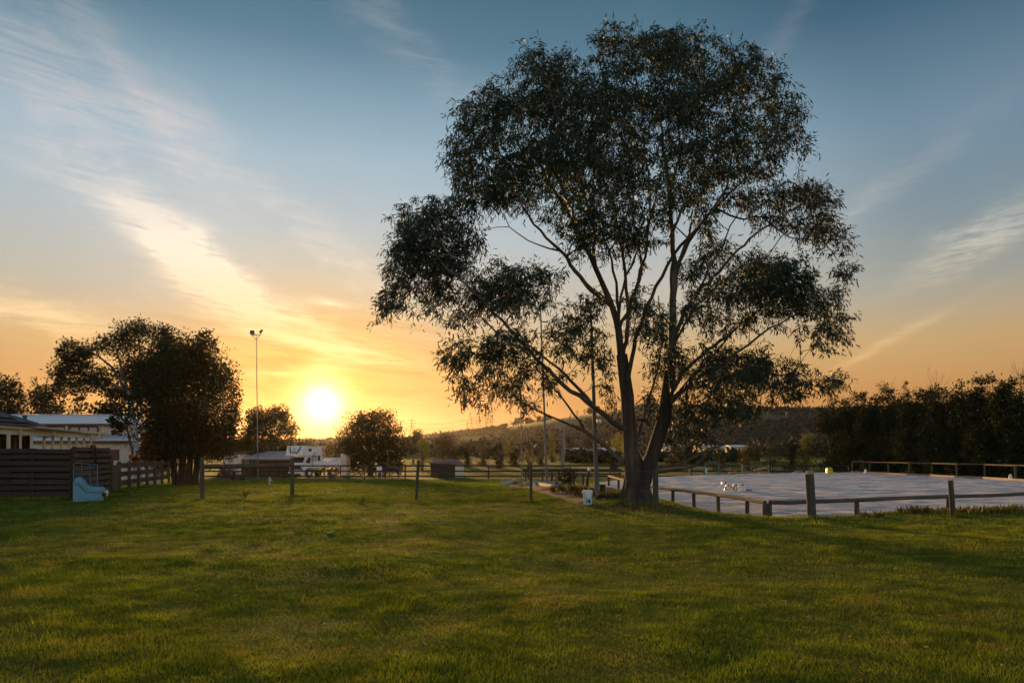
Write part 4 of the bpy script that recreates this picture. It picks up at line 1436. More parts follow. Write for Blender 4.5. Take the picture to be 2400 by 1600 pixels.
def hanging_plant():
    b = P(271, 1014, 44)
    root = thing('hanging_plant', 'potted plant hung before the shed, dark drooping leaves', 'plant', b)
    part('pot', MB().lathe(tuple(b), [(.18, -.12), (.28, .12), (.30, .14)], 10), M_BROWNTRIM, root, True)
    V, Fc = crown_from_lobes([((b.x, b.y, b.z + .45), (.35, .35, .5), 1), ((b.x + .25, b.y, b.z + .9), (.35, .3, .35), 1), ((b.x - .1, b.y, b.z + .95), (.3, .3, .35), 1), ((b.x + .4, b.y, b.z + .3), (.2, .2, .5), 1)], 700, .16, R)
    part('foliage', np_mesh('foliage', V, Fc), M_DKLEAF, root, kind='stuff')
    part('hook', MB().tube([(b.x, b.y, b.z + .1), (b.x, b.y, b.z + 1.3), (b.x, b.y + 4, b.z + 1.55)], .015, 5), M_DKSTEEL, root)


hanging_plant()


# board fences
def board_fence(name, label, a, b, z_top, n_boards, bh, gap, mb_mat, n_posts, post_w=.10, th=.035, seed=1, zb=0.0, posts_front=True, post_top=None, split=1, backed=False):
    rr = random.Random(seed)
    a, b = Vector((a[0], a[1], 0)), Vector((b[0], b[1], 0))
    dv = (b - a).normalized()
    nv = Vector((dv.y, -dv.x, 0))
    root = thing(name, label, 'fence', (a.x, a.y, zb))
    for i in range(n_boards):
        z = z_top - bh / 2 - i * (bh + gap)
        for s in range(split):
            p = a.lerp(b, s / split) + dv * .006
            q_ = a.lerp(b, (s + 1) / split) - dv * .006
            j0, j1 = rr.uniform(-.02, .02), rr.uniform(-.02, .02)
            off = nv * rr.uniform(-.006, .006)
            part('board', MB().bar(p + off + Vector((0, 0, z + j0)), q_ + off + Vector((0, 0, z + j1)), th, bh * rr.uniform(.92, 1.06)), mb_mat, root)
            if backed and i < n_boards - 1:
                bk = nv * -(th + post_w * .9) + Vector((0, 0, z - (bh + gap) / 2))
                part('board', MB().bar(p + bk, q_ + bk, th, bh), M_BOARD, root)
    for i in range(n_posts):
        t = i / max(1, n_posts - 1)
        p = a.lerp(b, t) + nv * ((th / 2 + post_w / 2 + .012) * (1 if posts_front else -1))
        zt = (post_top if post_top else z_top) + rr.uniform(-.03, .02)
        part('post', MB().box((p.x, p.y, (zt + zb) / 2 - .05), (post_w, post_w, zt - zb + .1), math.atan2(dv.y, dv.x)), mb_mat, root)
    return root


board_fence('board_fence', 'tall dark board fence at the left edge of the lawn', (-19.3, 23.5), (-15.3, 23.7), 1.73, 8, .15, .065, M_BOARD, 4, .12, .04, 3, posts_front=False, split=2, backed=True)
board_fence('slat_fence', 'tall brown slatted fence panel behind the wire gate', (-15.22, 23.85), (-16.6, 28.2), 1.80, 8, .14, .085, M_BOARD2, 3, .10, .03, 4, posts_front=False, backed=True)  # dark rear boards added here only to darken the gaps
board_fence('paling_fence', 'low brown rail fence running back to the dark leafy tree', (-17.25, 29.8), (-19.2, 38.0), 1.12, 3, .22, .16, M_BOARD2, 7, .12, .04, 5, post_top=1.22)
root = thing('standing_sheet', 'plain brown sheet standing between two fences', 'panel', (-16.9, 28.9, 0))
part('sheet', MB().bar((-16.62, 28.35, .52), (-17.05, 29.5, .52), .04, 1.1), M_HESSIAN, root)
part('post', MB().box((-16.62, 28.3, .72), (.12, .12, 1.5)), M_BOARD2, root)


def wire_gate():
    dd = 23.35
    a, b = P(172, 1168, dd), P(230, 1168, dd)
    root = thing('wire_gate', 'light metal mesh gate leaning on the slatted fence', 'gate', (a.x, a.y, 0))
    zt0, zt1 = Z(1084, dd), Z(1089, dd)
    part('frame', MB().tube([(a.x, dd, .03), (a.x + .01, dd, zt0 - .03), (a.x + .05, dd, zt0), (b.x - .01, dd, zt1)], .014, 8).tube([(b.x - .02, dd, zt1 - .02), (b.x - .02, dd, .03)], .012, 8).tube([(a.x + .02, dd, .08), (b.x - .03, dd, .08)], .016, 8), M_STEEL, root, True)
    for k_ in (1, 2):
        xx_ = a.x + (b.x - a.x) * k_ / 3
        part('upright', MB().tube([(xx_, dd, .08), (xx_, dd, zt0 + (zt1 - zt0) * k_ / 3)], .012, 6), M_STEEL, root)
    mb = MB()
    for k_ in range(14):
        z = .14 + k_ * .075
        mb.tube([(a.x + .02, dd, z), (b.x - .02, dd, z)], .0045, 4)
    for k_ in range(1, 12):
        xx_ = a.x + (b.x - a.x) * k_ / 12
        mb.tube([(xx_, dd + .006, .1), (xx_, dd + .006, 1.15)], .003, 3)
    part('mesh', mb, M_STEEL, root, kind='stuff')


wire_gate()
# strap hung over the slatted fence
root = thing('strap', 'dark strap looped over the top of the slatted fence', 'strap', (-15.85, 25.9, 1.2))
for off in (0, .14):
    part('loop', MB().tube([(-15.72 - off * .3, 25.7 + off, 1.88), (-15.70 - off * .3, 25.7 + off, 1.4), (-15.72 - off * .3, 25.75 + off, .95)], .022, 6).tube([(-15.72 - off * .3, 25.7 + off, 1.87), (-15.85 - off * .3, 25.72 + off, 1.88), (-15.93 - off * .3, 25.72 + off, 1.5)], .022, 6), M_RUBBER, root)


def armchair():
    dd = 22.8
    x0, x1 = X(178, dd), X(178, dd) + .93           # back and front of the chair, seen from its side
    yb = dd - .42
    z = gz(x0 + .5, dd)
    root = thing('armchair', 'worn pale blue armchair standing alone on the lawn', 'armchair', ((x0 + x1) / 2, dd, z))
    root.rotation_euler = (0, 0, math.radians(31))
    L = x1 - x0
    prof = [(0, 0), (L * .88, 0), (L * .91, .30), (L * .80, .32), (L * .45, .35), (L * .28, .50), (L * .16, .66), (.04, .72), (0, .60)]
    for y in (yb, yb + .66):
        part('side_panel', MB().prism([(x0 + a, y, z + b) for a, b in prof], (0, .17, 0)), M_VELOUR, root, True, bevel=.018)
        # padded roll that runs from the back down along the arm
        pts = [(x0 + .06, y + .085, z + .70), (x0 + L * .16, y + .085, z + .70), (x0 + L * .26, y + .085, z + .60), (x0 + L * .36, y + .085, z + .46), (x0 + L * .50, y + .085, z + .385), (x0 + L * .72, y + .085, z + .365), (x0 + L * .90, y + .085, z + .355), (x0 + L * .99, y + .085, z + .31)]
        part('arm_roll', MB().tube(pts, [.07, .115, .12, .105, .095, .092, .095, .055], 12), M_VELOUR, root, True)
        part('front_pad', MB().tube([(x0 + L * .985, y + .085, z + .32), (x0 + L * 1.005, y + .085, z + .25), (x0 + L * .99, y + .085, z + .16)], [.07, .075, .04], 10), M_CREAMFOAM, root, True, label='arm front with bare cream foam')
        part('torn_patch', MB().box((x0 + L * .935, y + .085, z + .22), (.12, .175, .12)), M_VELOURDK, root)
    part('backrest', MB().prism([(x0 + .02, yb + .172, z + .1), (x0 + .26, yb + .172, z + .25), (x0 + .24, yb + .172, z + .66), (x0 + .13, yb + .172, z + .78), (x0 + .03, yb + .172, z + .70)], (0, .486, 0)), M_VELOUR, root, True, bevel=.03)
    part('seat_cushion', MB().prism([(x0 + .27, yb + .175, z + .16), (x0 + L * .93, yb + .175, z + .16), (x0 + L * .95, yb + .175, z + .36), (x0 + .27, yb + .175, z + .33)], (0, .48, 0)), M_VELOUR, root, True, bevel=.03)
    part('front_panel', MB().box((x0 + L * .90, yb + .41, z + .085), (.05, .47, .17)), M_CREAMFOAM, root)
    part('piping', MB().tube([(x0 + .02, yb - .004, z + .60), (x0 + L * .15, yb - .004, z + .575), (x0 + L * .25, yb - .004, z + .46), (x0 + L * .34, yb - .004, z + .35), (x0 + L * .45, yb - .004, z + .30), (x0 + L * .86, yb - .004, z + .275)], .010, 6), M_VELOURDK, root)


armchair()

# ------------------------------------------------------------------ near post and wire fence across the lawn
NEARPOST = [(475, 1075, 23.3, -.02, .15), (685, 1072, 24.9, .0, .145), (975, 1078, 22.9, .06, .10), (1245, 1083, 21.7, -.015, .095),
            (1537, 1098, 18.9, -.01, .16), (1903, 1110, 16.75, -.06, .21), (2234, 1125, 16.9, -.08, .125)]
root = thing('wire_fence', 'line of round posts with thin wires crossing the lawn to the arena front', 'fence', (X(1245, 21.7), 21.7, 0))
tops = []
rr = random.Random(9)
for i, (px_, pt, dd, lean, wd) in enumerate(NEARPOST):
    x_ = X(px_, dd)
    z0 = gz(x_, dd)
    zt = Z(pt, dd)
    tp = (x_ + lean * (zt - z0), dd, zt)
    part('post', MB().tube([(x_, dd, z0 - .2), (x_ + lean * .3, dd, z0 + .35), (x_ + lean * .8, dd, z0 + .85), tp], [wd / 2 * 1.04, wd / 2, wd / 2 * .97, wd / 2 * .95], 14, True, rr, .03), M_POST, root, True)
    tops.append((Vector((x_, dd, z0)), Vector(tp), wd))
for i in range(len(tops) - 1):
    for f in (.25, .48, .70, .93):
        a = tops[i][0].lerp(tops[i][1], f) + Vector((0, -tops[i][2] * .5, 0))
        b = tops[i + 1][0].lerp(tops[i + 1][1], f) + Vector((0, -tops[i + 1][2] * .5, 0))
        m_ = (a + b) / 2 - Vector((0, 0, .025))
        part('wire', MB().tube([a, m_, b], .0024, 4), M_WIRE, root)
a = tops[-1]
for f in (.25, .48, .70, .93):
    p = a[0].lerp(a[1], f) + Vector((0, -.06, 0))
    part('wire', MB().tube([p, p + Vector((8, .4, 0))], .0024, 4), M_WIRE, root)
part('top_rail', MB().tube([(tops[0][0].x - .06, 23.32, Z(1093, 23.3)), ((tops[0][0].x + tops[1][0].x) / 2, 24.1, Z(1091.5, 24.1)), (tops[1][0].x + .05, 24.82, Z(1089, 24.9))], [.085, .08, .078], 12, True, rr, .03), M_POST, root, True)
for f in (.33, .55, .72):
    c = tops[0][0].lerp(tops[0][1], f)
    part('wire_wrap', MB().lathe((c.x, c.y, c.z), [(.079, -.007), (.083, 0), (.079, .007)], 14, False), M_STEEL, root)
c = tops[2][0].lerp(tops[2][1], .33)
part('wire_wrap', MB().lathe((c.x, c.y, c.z), [(.053, -.007), (.057, 0), (.053, .007)], 12, False), M_STEEL, root)
# two sagging loose wires
for a, b in (((tops[0][0] + Vector((.05, 0, .05))), P(575, 1128, 27)), (P(575, 1128, 27), tops[1][0] + Vector((0, 0, .08)))):
    part('wire', MB().tube([a, (a + b) / 2 + Vector((0, 0, -.05)), b], .004, 4), M_WIRE, root)
tag(part('top_cap', MB().lathe((tops[5][1].x, tops[5][1].y, tops[5][1].z + .002), [(.01, 0), (.01, .03)], 6), M_DKSTEEL, root))

# ------------------------------------------------------------------ arena rails
def rail_fence(name, label, posts, rail_h, pr, rr_, m_rail, m_post, seed, zbase=None, gaps=()):
    r3 = random.Random(seed)
    p0 = posts[0]
    root = thing(name, label, 'fence', (p0[0], p0[1], ARENA_Z))
    tp = []
    for (x_, y_) in posts:
        zb = zbase if zbase is not None else gz(x_, y_)
        part('post', MB().tube([(x_, y_, zb - .15), (x_ + r3.uniform(-.02, .02), y_, zb + rail_h - rr_ * .6)], [pr * 1.03, pr], 10, True, r3, .03), m_post, root, True)
        tp.append(Vector((x_, y_, zb + rail_h)))
    for a, b in zip(tp, tp[1:]):
        m_ = (a + b) / 2 + Vector((0, 0, r3.uniform(-.02, .02)))
        part('rail', MB().tube([a, m_, b], [rr_, rr_ * .96, rr_ * .98], 10, True, r3, .03), m_rail, root, True)
    return root


def on_rail(px_, py_, z=.23):
    dd = (EYE - z) * F / (py_ - HOR)
    return (X(px_, dd), dd)


left = [on_rail(1427, 1115), on_rail(1450, 1121.5), on_rail(1477, 1129), on_rail(1512, 1138), on_rail(1577, 1146.5), on_rail(1627, 1152.5), on_rail(1684, 1160), on_rail(1751, 1170), on_rail(1793, 1177)]
front = [on_rail(1793, 1177), on_rail(1905, 1174.5), on_rail(2008, 1171.5), on_rail(2222, 1163), on_rail(2420, 1155.5), on_rail(2640, 1148)]
rail_fence('arena_rail', 'low log rail along the near left side of the arena', left, .58, .062, .058, M_RAIL, M_POST, 31, ARENA_Z)
rail_fence('arena_rail', 'low log rail along the front edge of the arena', [(front[0][0] + .14, front[0][1] + .02)] + front[1:], .58, .07, .062, M_RAIL, M_POST, 32, ARENA_Z)
def on_sand(px_, py_):
    dd = (EYE - ARENA_Z) * F / (py_ - HOR)
    return (X(px_, dd), dd)
rp = [on_sand(2460, 1130.5), on_sand(2370, 1125.5), on_sand(2299, 1121), on_sand(2234, 1118.5), on_sand(2176, 1115), on_sand(2123, 1113), on_sand(2075, 1110.5), on_sand(2031, 1108.5), on_sand(1991, 1107)]
rp = [(x_ + .3, y_) for x_, y_ in rp]
rail_fence('arena_rail', 'thin rail fence below the leafy tree row on the far right of the arena', rp, 1.05, .06, .06, M_RAIL, M_POST, 33, ARENA_Z)
mb = MB()
for a, b in zip(rp, rp[1:]):
    mb.bar((a[0] - .18, a[1], ARENA_Z + .06), (b[0] - .18, b[1], ARENA_Z + .06), .06, .16)
o = part('edge_board', mb, M_SLEEPER, None, org=(rp[0][0], rp[0][1], ARENA_Z))
tag(o, 'long pale edging board below the thin rail on the arena far right', 'edging')

# ------------------------------------------------------------------ far paddock fence, gate
FD = 69.0
root = thing('paddock_fence', 'long dark post and three rail fence across the far paddock', 'fence', (X(1000, FD), FD, gz(X(1000, FD), FD)))
ppx = [470, 568, 665, 760, 854, 950, 1048, 1145, 1238, 1336, 1430, 1525, 1620, 1715, 1810, 1905, 1990]
proto = None
for i, p in enumerate(ppx):
    x_ = X(p, FD)
    z0 = gz(x_, FD)
    part('post', MB().box((x_, FD, (z0 + .36) / 2 - .05), (.13, .13, .36 - z0 + .1)), M_DKRAIL, root)
for zc in (Z(1091, FD), Z(1103.5, FD), Z(1115.5, FD)):
    for a, b in zip(ppx, ppx[1:]):
        part('rail', MB().bar((X(a, FD) + .02, FD - .09, zc), (X(b, FD) - .02, FD - .09, zc), .05, .15), M_DKRAIL, root)
FD2 = 64.0
root = thing('paddock_fence', 'second dark rail fence right of the thin floodlight poles', 'fence', (X(1290, FD2), FD2, gz(X(1290, FD2), FD2)))
for p in (1232, 1272, 1334, 1400, 1452):
    x_ = X(p, FD2)
    z0 = gz(x_, FD2)
    part('post', MB().box((x_, FD2, (z0 + .05) / 2), (.13, .13, .1 - z0)), M_DKRAIL, root)
for zc in (-.02, -.42):
    part('rail', MB().bar((X(1225, FD2), FD2 - .09, zc), (X(1456, FD2), FD2 - .09, zc), .05, .17), M_DKRAIL, root)
gd = 70.5
x0, x1 = X(769, gd), X(798, gd)
root = thing('timber_gate', 'dark timber gate with fanned diagonal bars before the white tarpaulin', 'gate', (x0, gd, gz(x0, gd)))
zt, zb_ = Z(1091, gd), Z(1119, gd)
part('frame', MB().bar((x0, gd, zb_), (x0, gd, zt), .1, .1).bar((x1, gd, zb_), (x1, gd, zt), .1, .1).bar((x0 + .06, gd, zb_), (x1 - .06, gd, zb_), .1, .1), M_DKRAIL, root)
for k_ in range(5):
    part('slat', MB().bar((x0 + .1 + k_ * .16, gd - .07, zb_ + .1), (min(x1 - .06, x0 + .55 + k_ * .30), gd - .07, zt - .05 - k_ * .16), .03, .08), M_DKRAIL, root)

# ------------------------------------------------------------------ floodlight poles
def flood_pole(px_, base_py, top_px, top_py, r, label, lamps=True, crossbar=False):
    dd = (EYE) * F / (base_py - HOR)
    for _ in range(6):
        x_ = X(px_, dd)
        dd = (EYE - gz(x_, dd)) * F / (base_py - HOR)
    x_ = X(px_, dd)
    z0 = gz(x_, dd)
    tp = P(top_px, top_py, dd)
    root = thing('floodlight_pole', label, 'floodlight pole', (x_, dd, z0), 'floodlight poles')
    b = Vector((x_, dd, z0))
    part('pole', MB().tube([b - Vector((0, 0, .1)), b.lerp(tp, .33), b.lerp(tp, .66), tp], [r, r * .85, r * .68, r * .5], 12), M_STEEL, root, True)
    part('base_plate', MB().lathe((x_, dd, z0 + .02), [(r * 1.9, -.05), (r * 1.9, .03), (r * 1.15, .05)], 12), M_STEEL, root)
    s = dd / F
    hb = 13 * s
    tz = tp.z
    part('crossbar', MB().tube([(tp.x - hb, dd, tz - .03), (tp.x + hb * .95, dd, tz + .05)], .035, 8), M_DKSTEEL, root)
    part('brace', MB().tube([(tp.x - hb * .75, dd, tz - .03), (tp.x, dd, tz - 11.5 * s)], .025, 6).tube([(tp.x + hb * .72, dd, tz + .02), (tp.x, dd, tz - 11.5 * s)], .025, 6), M_DKSTEEL, root)
    lampb = Vector((tp.x - hb * .7, dd, tz + 6.2 * s))
    l1 = part('lamp', MB().prism([(lampb.x - 4.6 * s, dd - .12, lampb.z - 4.7 * s), (lampb.x + 4.9 * s, dd - .12, lampb.z - 4.7 * s), (lampb.x + 4.3 * s, dd - .12, lampb.z + 4.6 * s), (lampb.x - 4.7 * s, dd - .12, lampb.z + 4.6 * s)], (0, .2, 0)), M_DKSTEEL, root)
    part('bracket', MB().tube([(lampb.x, dd, lampb.z - 4.7 * s), (lampb.x, dd, tz)], .02, 6), M_DKSTEEL, l1)
    c = Vector((tp.x + hb * .72, dd, tz + 2.6 * s))
    l2 = part('lamp', MB().prism([(c.x - 2 * s, dd - .2, c.z + 3.2 * s), (c.x + .6 * s, dd - .2, c.z + 1.8 * s), (c.x + 5.8 * s, dd - .2, c.z + 9.4 * s), (c.x + 3.6 * s, dd - .2, c.z + 9.8 * s)], (0, .4, 0)), M_DKSTEEL, root)
    part('bracket', MB().tube([(c.x, dd, tz), (c.x, dd, c.z + 2.5 * s)], .02, 6), M_DKSTEEL, l2)
    return root


flood_pole(605, 1123, 600.5, 785, .062, 'tall floodlight pole with two lamps left of the sun')
flood_pole(1223, 1127, 1219, 800, .070, 'thin far floodlight pole left of the bed, top hidden in the gum')
flood_pole(1282, 1135, 1266, 700, .075, 'middle floodlight pole behind the gum, standing in the bed')
flood_pole(1400, 1170, 1384, 712, .080, 'nearest floodlight pole, between white bucket and big trunk')

# ------------------------------------------------------------------ truck, sheds and yard beyond the paddock
def truck():
    dd = 74.0
    th = math.radians(29)
    hd = Vector((-math.sin(th), -math.cos(th), 0))        # heading
    sd_ = Vector((math.cos(th), -math.sin(th), 0))        # towards the visible side
    z0 = gz(X(707, dd), dd)
    fc = Vector((X(707, dd), dd, 0))                      # lower front corner of the box on the visible side
    root = thing('horse_truck', 'white horse truck with a high box over the cab, dark swooshes on its front', 'truck', (fc.x - 1.2, dd + 1.5, z0))
    def pt(f, s, z):      # f metres back from the front, s metres in from the visible side
        p = fc - hd * f - sd_ * s
        return Vector((p.x, p.y, z0 + z))
    zr = Z(1044, dd) - z0          # roof height
    zl = Z(1066.5, dd) - z0        # underside of the box over the cab
    W = 2.42
    # high box: raked front, straight back
    side = [(.0, zl), (3.1, zl - .05), (3.1, zl + .3), (2.9, zr - .12), (.28, zr), (.0, zl + .1)]
    mb = MB()
    n_ = len(side)
    vs = [pt(f, 0, z) for f, z in side] + [pt(f, W, z) for f, z in side]
    fs = [tuple(range(n_)), tuple(range(2 * n_ - 1, n_ - 1, -1))] + [(i, n_ + i, n_ + (i + 1) % n_, (i + 1) % n_) for i in range(n_)]
    mb.add(vs, fs)
    part('box', mb, M_WHITE, root)
    side = [(1.75, .95), (6.0, .95), (6.0, zl - .3), (5.4, zl - .55), (3.1, zl - .75), (3.1, zl - .06), (1.75, zl - .06)]
    n_ = len(side)
    vs = [pt(f, .05, z) for f, z in side] + [pt(f, W - .05, z) for f, z in side]
    fs = [tuple(range(n_)), tuple(range(2 * n_ - 1, n_ - 1, -1))] + [(i, n_ + i, n_ + (i + 1) % n_, (i + 1) % n_) for i in range(n_)]
    part('body', MB().add(vs, fs), M_WHITE, root)
    side = [(.55, .45), (1.7, .45), (1.7, zl - .08), (.85, zl - .1), (.45, 1.55), (.38, .75)]
    n_ = len(side)
    vs = [pt(f, .12, z) for f, z in side] + [pt(f, W - .12, z) for f, z in side]
    fs = [tuple(range(n_)), tuple(range(2 * n_ - 1, n_ - 1, -1))] + [(i, n_ + i, n_ + (i + 1) % n_, (i + 1) % n_) for i in range(n_)]
    cab = part('cab', MB().add(vs, fs), M_WHITE, root)
    def slab(name, f0, f1, za, zb2, m, s=-.02, par=root, slant=0):
        part(name, MB().add([pt(f0 + slant, s, za), pt(f1 + slant, s, za), pt(f1, s, zb2), pt(f0, s, zb2), pt(f0 + slant, s + .03, za), pt(f1 + slant, s + .03, za), pt(f1, s + .03, zb2), pt(f0, s + .03, zb2)],
                            [(0, 1, 2, 3), (7, 6, 5, 4), (0, 4, 5, 1), (1, 5, 6, 2), (2, 6, 7, 3), (3, 7, 4, 0)]), m, par)
    # windscreen on the raked cab front, side door window
    def cabf(s, z):
        t = (z - 1.55) / (zl - .1 - 1.55)
        return pt(.45 + .4 * t - .025, s, z)
    ws = [cabf(.28, 1.62), cabf(W - .28, 1.62), cabf(W - .34, zl - .22), cabf(.34, zl - .22)]
    part('windscreen', MB().prism(ws, hd * .03), M_GLASS, cab)
    slab('door_window', 1.0, 1.45, 1.55, zl - .25, M_GLASS, .095, cab, -.12)
    slab('door_gap', 1.60, 1.66, .8, zl - .12, M_DARKMARK, .10, cab)
    part('mirror', MB().box(pt(.6, -.12, 1.75), (.1, .1, .35)), M_DKSTEEL, cab)
    part('grille', MB().prism([pt(.36, .5, .85), pt(.36, W - .5, .85), pt(.40, W - .5, 1.3), pt(.40, .5, 1.3)], hd * .03), M_DARKMARK, cab)
    for s in (.35, W - .35):
        part('headlight', MB().prism([pt(.36, s - .14, .82), pt(.36, s + .14, .82), pt(.37, s + .14, 1.02), pt(.37, s - .14, 1.02)], hd * .05), M_STEEL, cab)
    part('bumper', MB().bar(pt(.34, .08, .55), pt(.34, W - .08, .55), .16, .26), M_WHITEPL, cab)
    part('chassis', MB().bar(pt(1.0, W / 2, .72), pt(6.2, W / 2, .72), 1.2, .3), M_DKSTEEL, root)
    for f in (1.15, 4.7):
        for s in (.14, W - .14):
            c = pt(f, s, .46)
            w = part('wheel', MB().tube([c + sd_ * .14, c - sd_ * .14], .46, 20), M_RUBBER, root, True)
            part('hub', MB().tube([c + sd_ * .155, c + sd_ * .13], .22, 12), M_WHITEPL, w)
    part('wheel_arch', MB().tube([pt(1.15 + .58 * math.cos(a), .06, .46 + .58 * math.sin(a)) for a in np.linspace(0, math.pi, 9)], .05, 6), M_DARKMARK, root)
    part('skirt_stripe', MB().bar(pt(1.8, .03, .99), pt(6.0, .03, .99), .03, .10), M_DARKMARK, root)
    # box details on the side: window, long window, roof hatch, edge shade
    slab('side_window', 1.0, 1.45, zl + .42, zl + .72, M_GLASS)
    slab('side_window', 2.45, 2.78, zl - .62, zl + .10, M_GLASS, .02)
    slab('roof_edge', .3, 2.95, zr - .10, zr - .04, M_WHITEPL, -.03)
    # front swooshes, two each side, and the horse head scribble with its lettering
    def fr(s, t):     # s across from the visible side, t up the raked front
        z = zl + .12 + (zr - zl - .14) * t
        return pt(.28 * t - .02, s, z)
    def stroke(pts, w, m, name='swoosh'):
        mb = MB()
        for a, b in zip(pts, pts[1:]):
            mb.bar(a, b, .02, w, up=hd.cross(b - a).normalized() if (b - a).length > 0 else (0, 0, 1))
        part(name, mb, m, root)
    for s_, sg in ((W * .26, -1), (W * .74, 1)):
        for o2, wd in ((0, .11), (.24, .07)):
            e = s_ + sg * (.10 + o2)
            stroke([fr(s_ - sg * .20 + sg * o2 * .2, 0.04), fr(s_ + sg * (.02 + o2 * .5), .42), fr(e, .72), fr(e + sg * .08, .98)], wd, M_DARKMARK)
    cx = W * .5
    def scribble(f, name='logo'):
        head = [(-.30, .18), (-.26, .40), (-.12, .58), (.02, .78), (.05, .55), (.14, .42), (.10, .28)]
        stroke([f(a, b) for a, b in head], .035, M_DARKMARK, name)
        for k_ in range(4):
            x_ = -.30 + k_ * .17
            stroke([f(x_, .18 - .02 * k_), f(x_ + .05, .42 - .05 * k_), f(x_ + .12, .16 - .02 * k_), f(x_ + .02, .24 - .03 * k_)], .035, M_DARKMARK, name)
    scribble(lambda a, b: fr(cx - a, b))
    scribble(lambda a, b: pt(1.85 + a, -.022, zl - .35 + b * .95))
    slab('lettering', 1.55, 2.25, zl - .42, zl - .37, M_DARKMARK)
    slab('lettering', 1.65, 2.15, zl - .52, zl - .49, M_DARKMARK)
    slab('locker', 3.3, 3.6, 1.05, 1.22, M_DARKMARK, .02)
    part('clearance_light', MB().box(pt(.3, W / 2, zr + .03), (.12, .1, .08)), M_CREAMFOAM, root)


truck()
dd = 76.5
pts_top = [(735, 1088), (741, 1081), (748, 1073.5), (755, 1079), (762, 1081.5), (770, 1082.5), (778, 1081), (786, 1077.5), (794, 1073.5), (798, 1073)]
bot = [(798, 1092), (775, 1093), (750, 1093), (735, 1092)]
root = thing('tarpaulin', 'white tarpaulin with a sagging curved top strung right of the truck', 'tarpaulin', P(766, 1092, dd))
part('sheet', MB().prism([P(a, b, dd) for a, b in pts_top + bot], (0, .12, 0)), M_WHITE, root)
part('rope', MB().tube([P(a, b - .6, dd - .05) for a, b in pts_top[2:]], .05, 6), M_WHITEPL, root)
part('pole', MB().tube([P(748, 1073, dd + .2), P(748, 1121, dd + .2)], .05, 8), M_STEEL, root)
dd = 77.5
root = thing('garden_shed', 'narrow cream shed end beside the white tarpaulin', 'shed', (X(804, dd), dd, gz(X(804, dd), dd)))
zb_ = gz(X(804, dd), dd)
poly = [(X(798.5, dd), dd, zb_), (X(811, dd), dd, zb_), (X(811, dd), dd, Z(1070, dd)), (X(799.5, dd), dd, Z(1065, dd)), (X(798.5, dd), dd, Z(1066, dd))]
part('wall', MB().prism(poly, (0, 2.0, 0)), M_CREAM, root)
part('roof', MB().prism([(X(798, dd), dd - .1, Z(1064.5, dd)), (X(811.8, dd), dd - .1, Z(1069.5, dd)), (X(811.8, dd), dd - .1, Z(1068.4, dd)), (X(798, dd), dd - .1, Z(1063.4, dd))], (0, 2.2, 0)), M_WHITEPL, root)
part('rail_arm', MB().bar(P(798, 1075.5, dd - .15), P(817.5, 1075.5, dd - .15), .08, .10), M_CREAMTRIM, root)


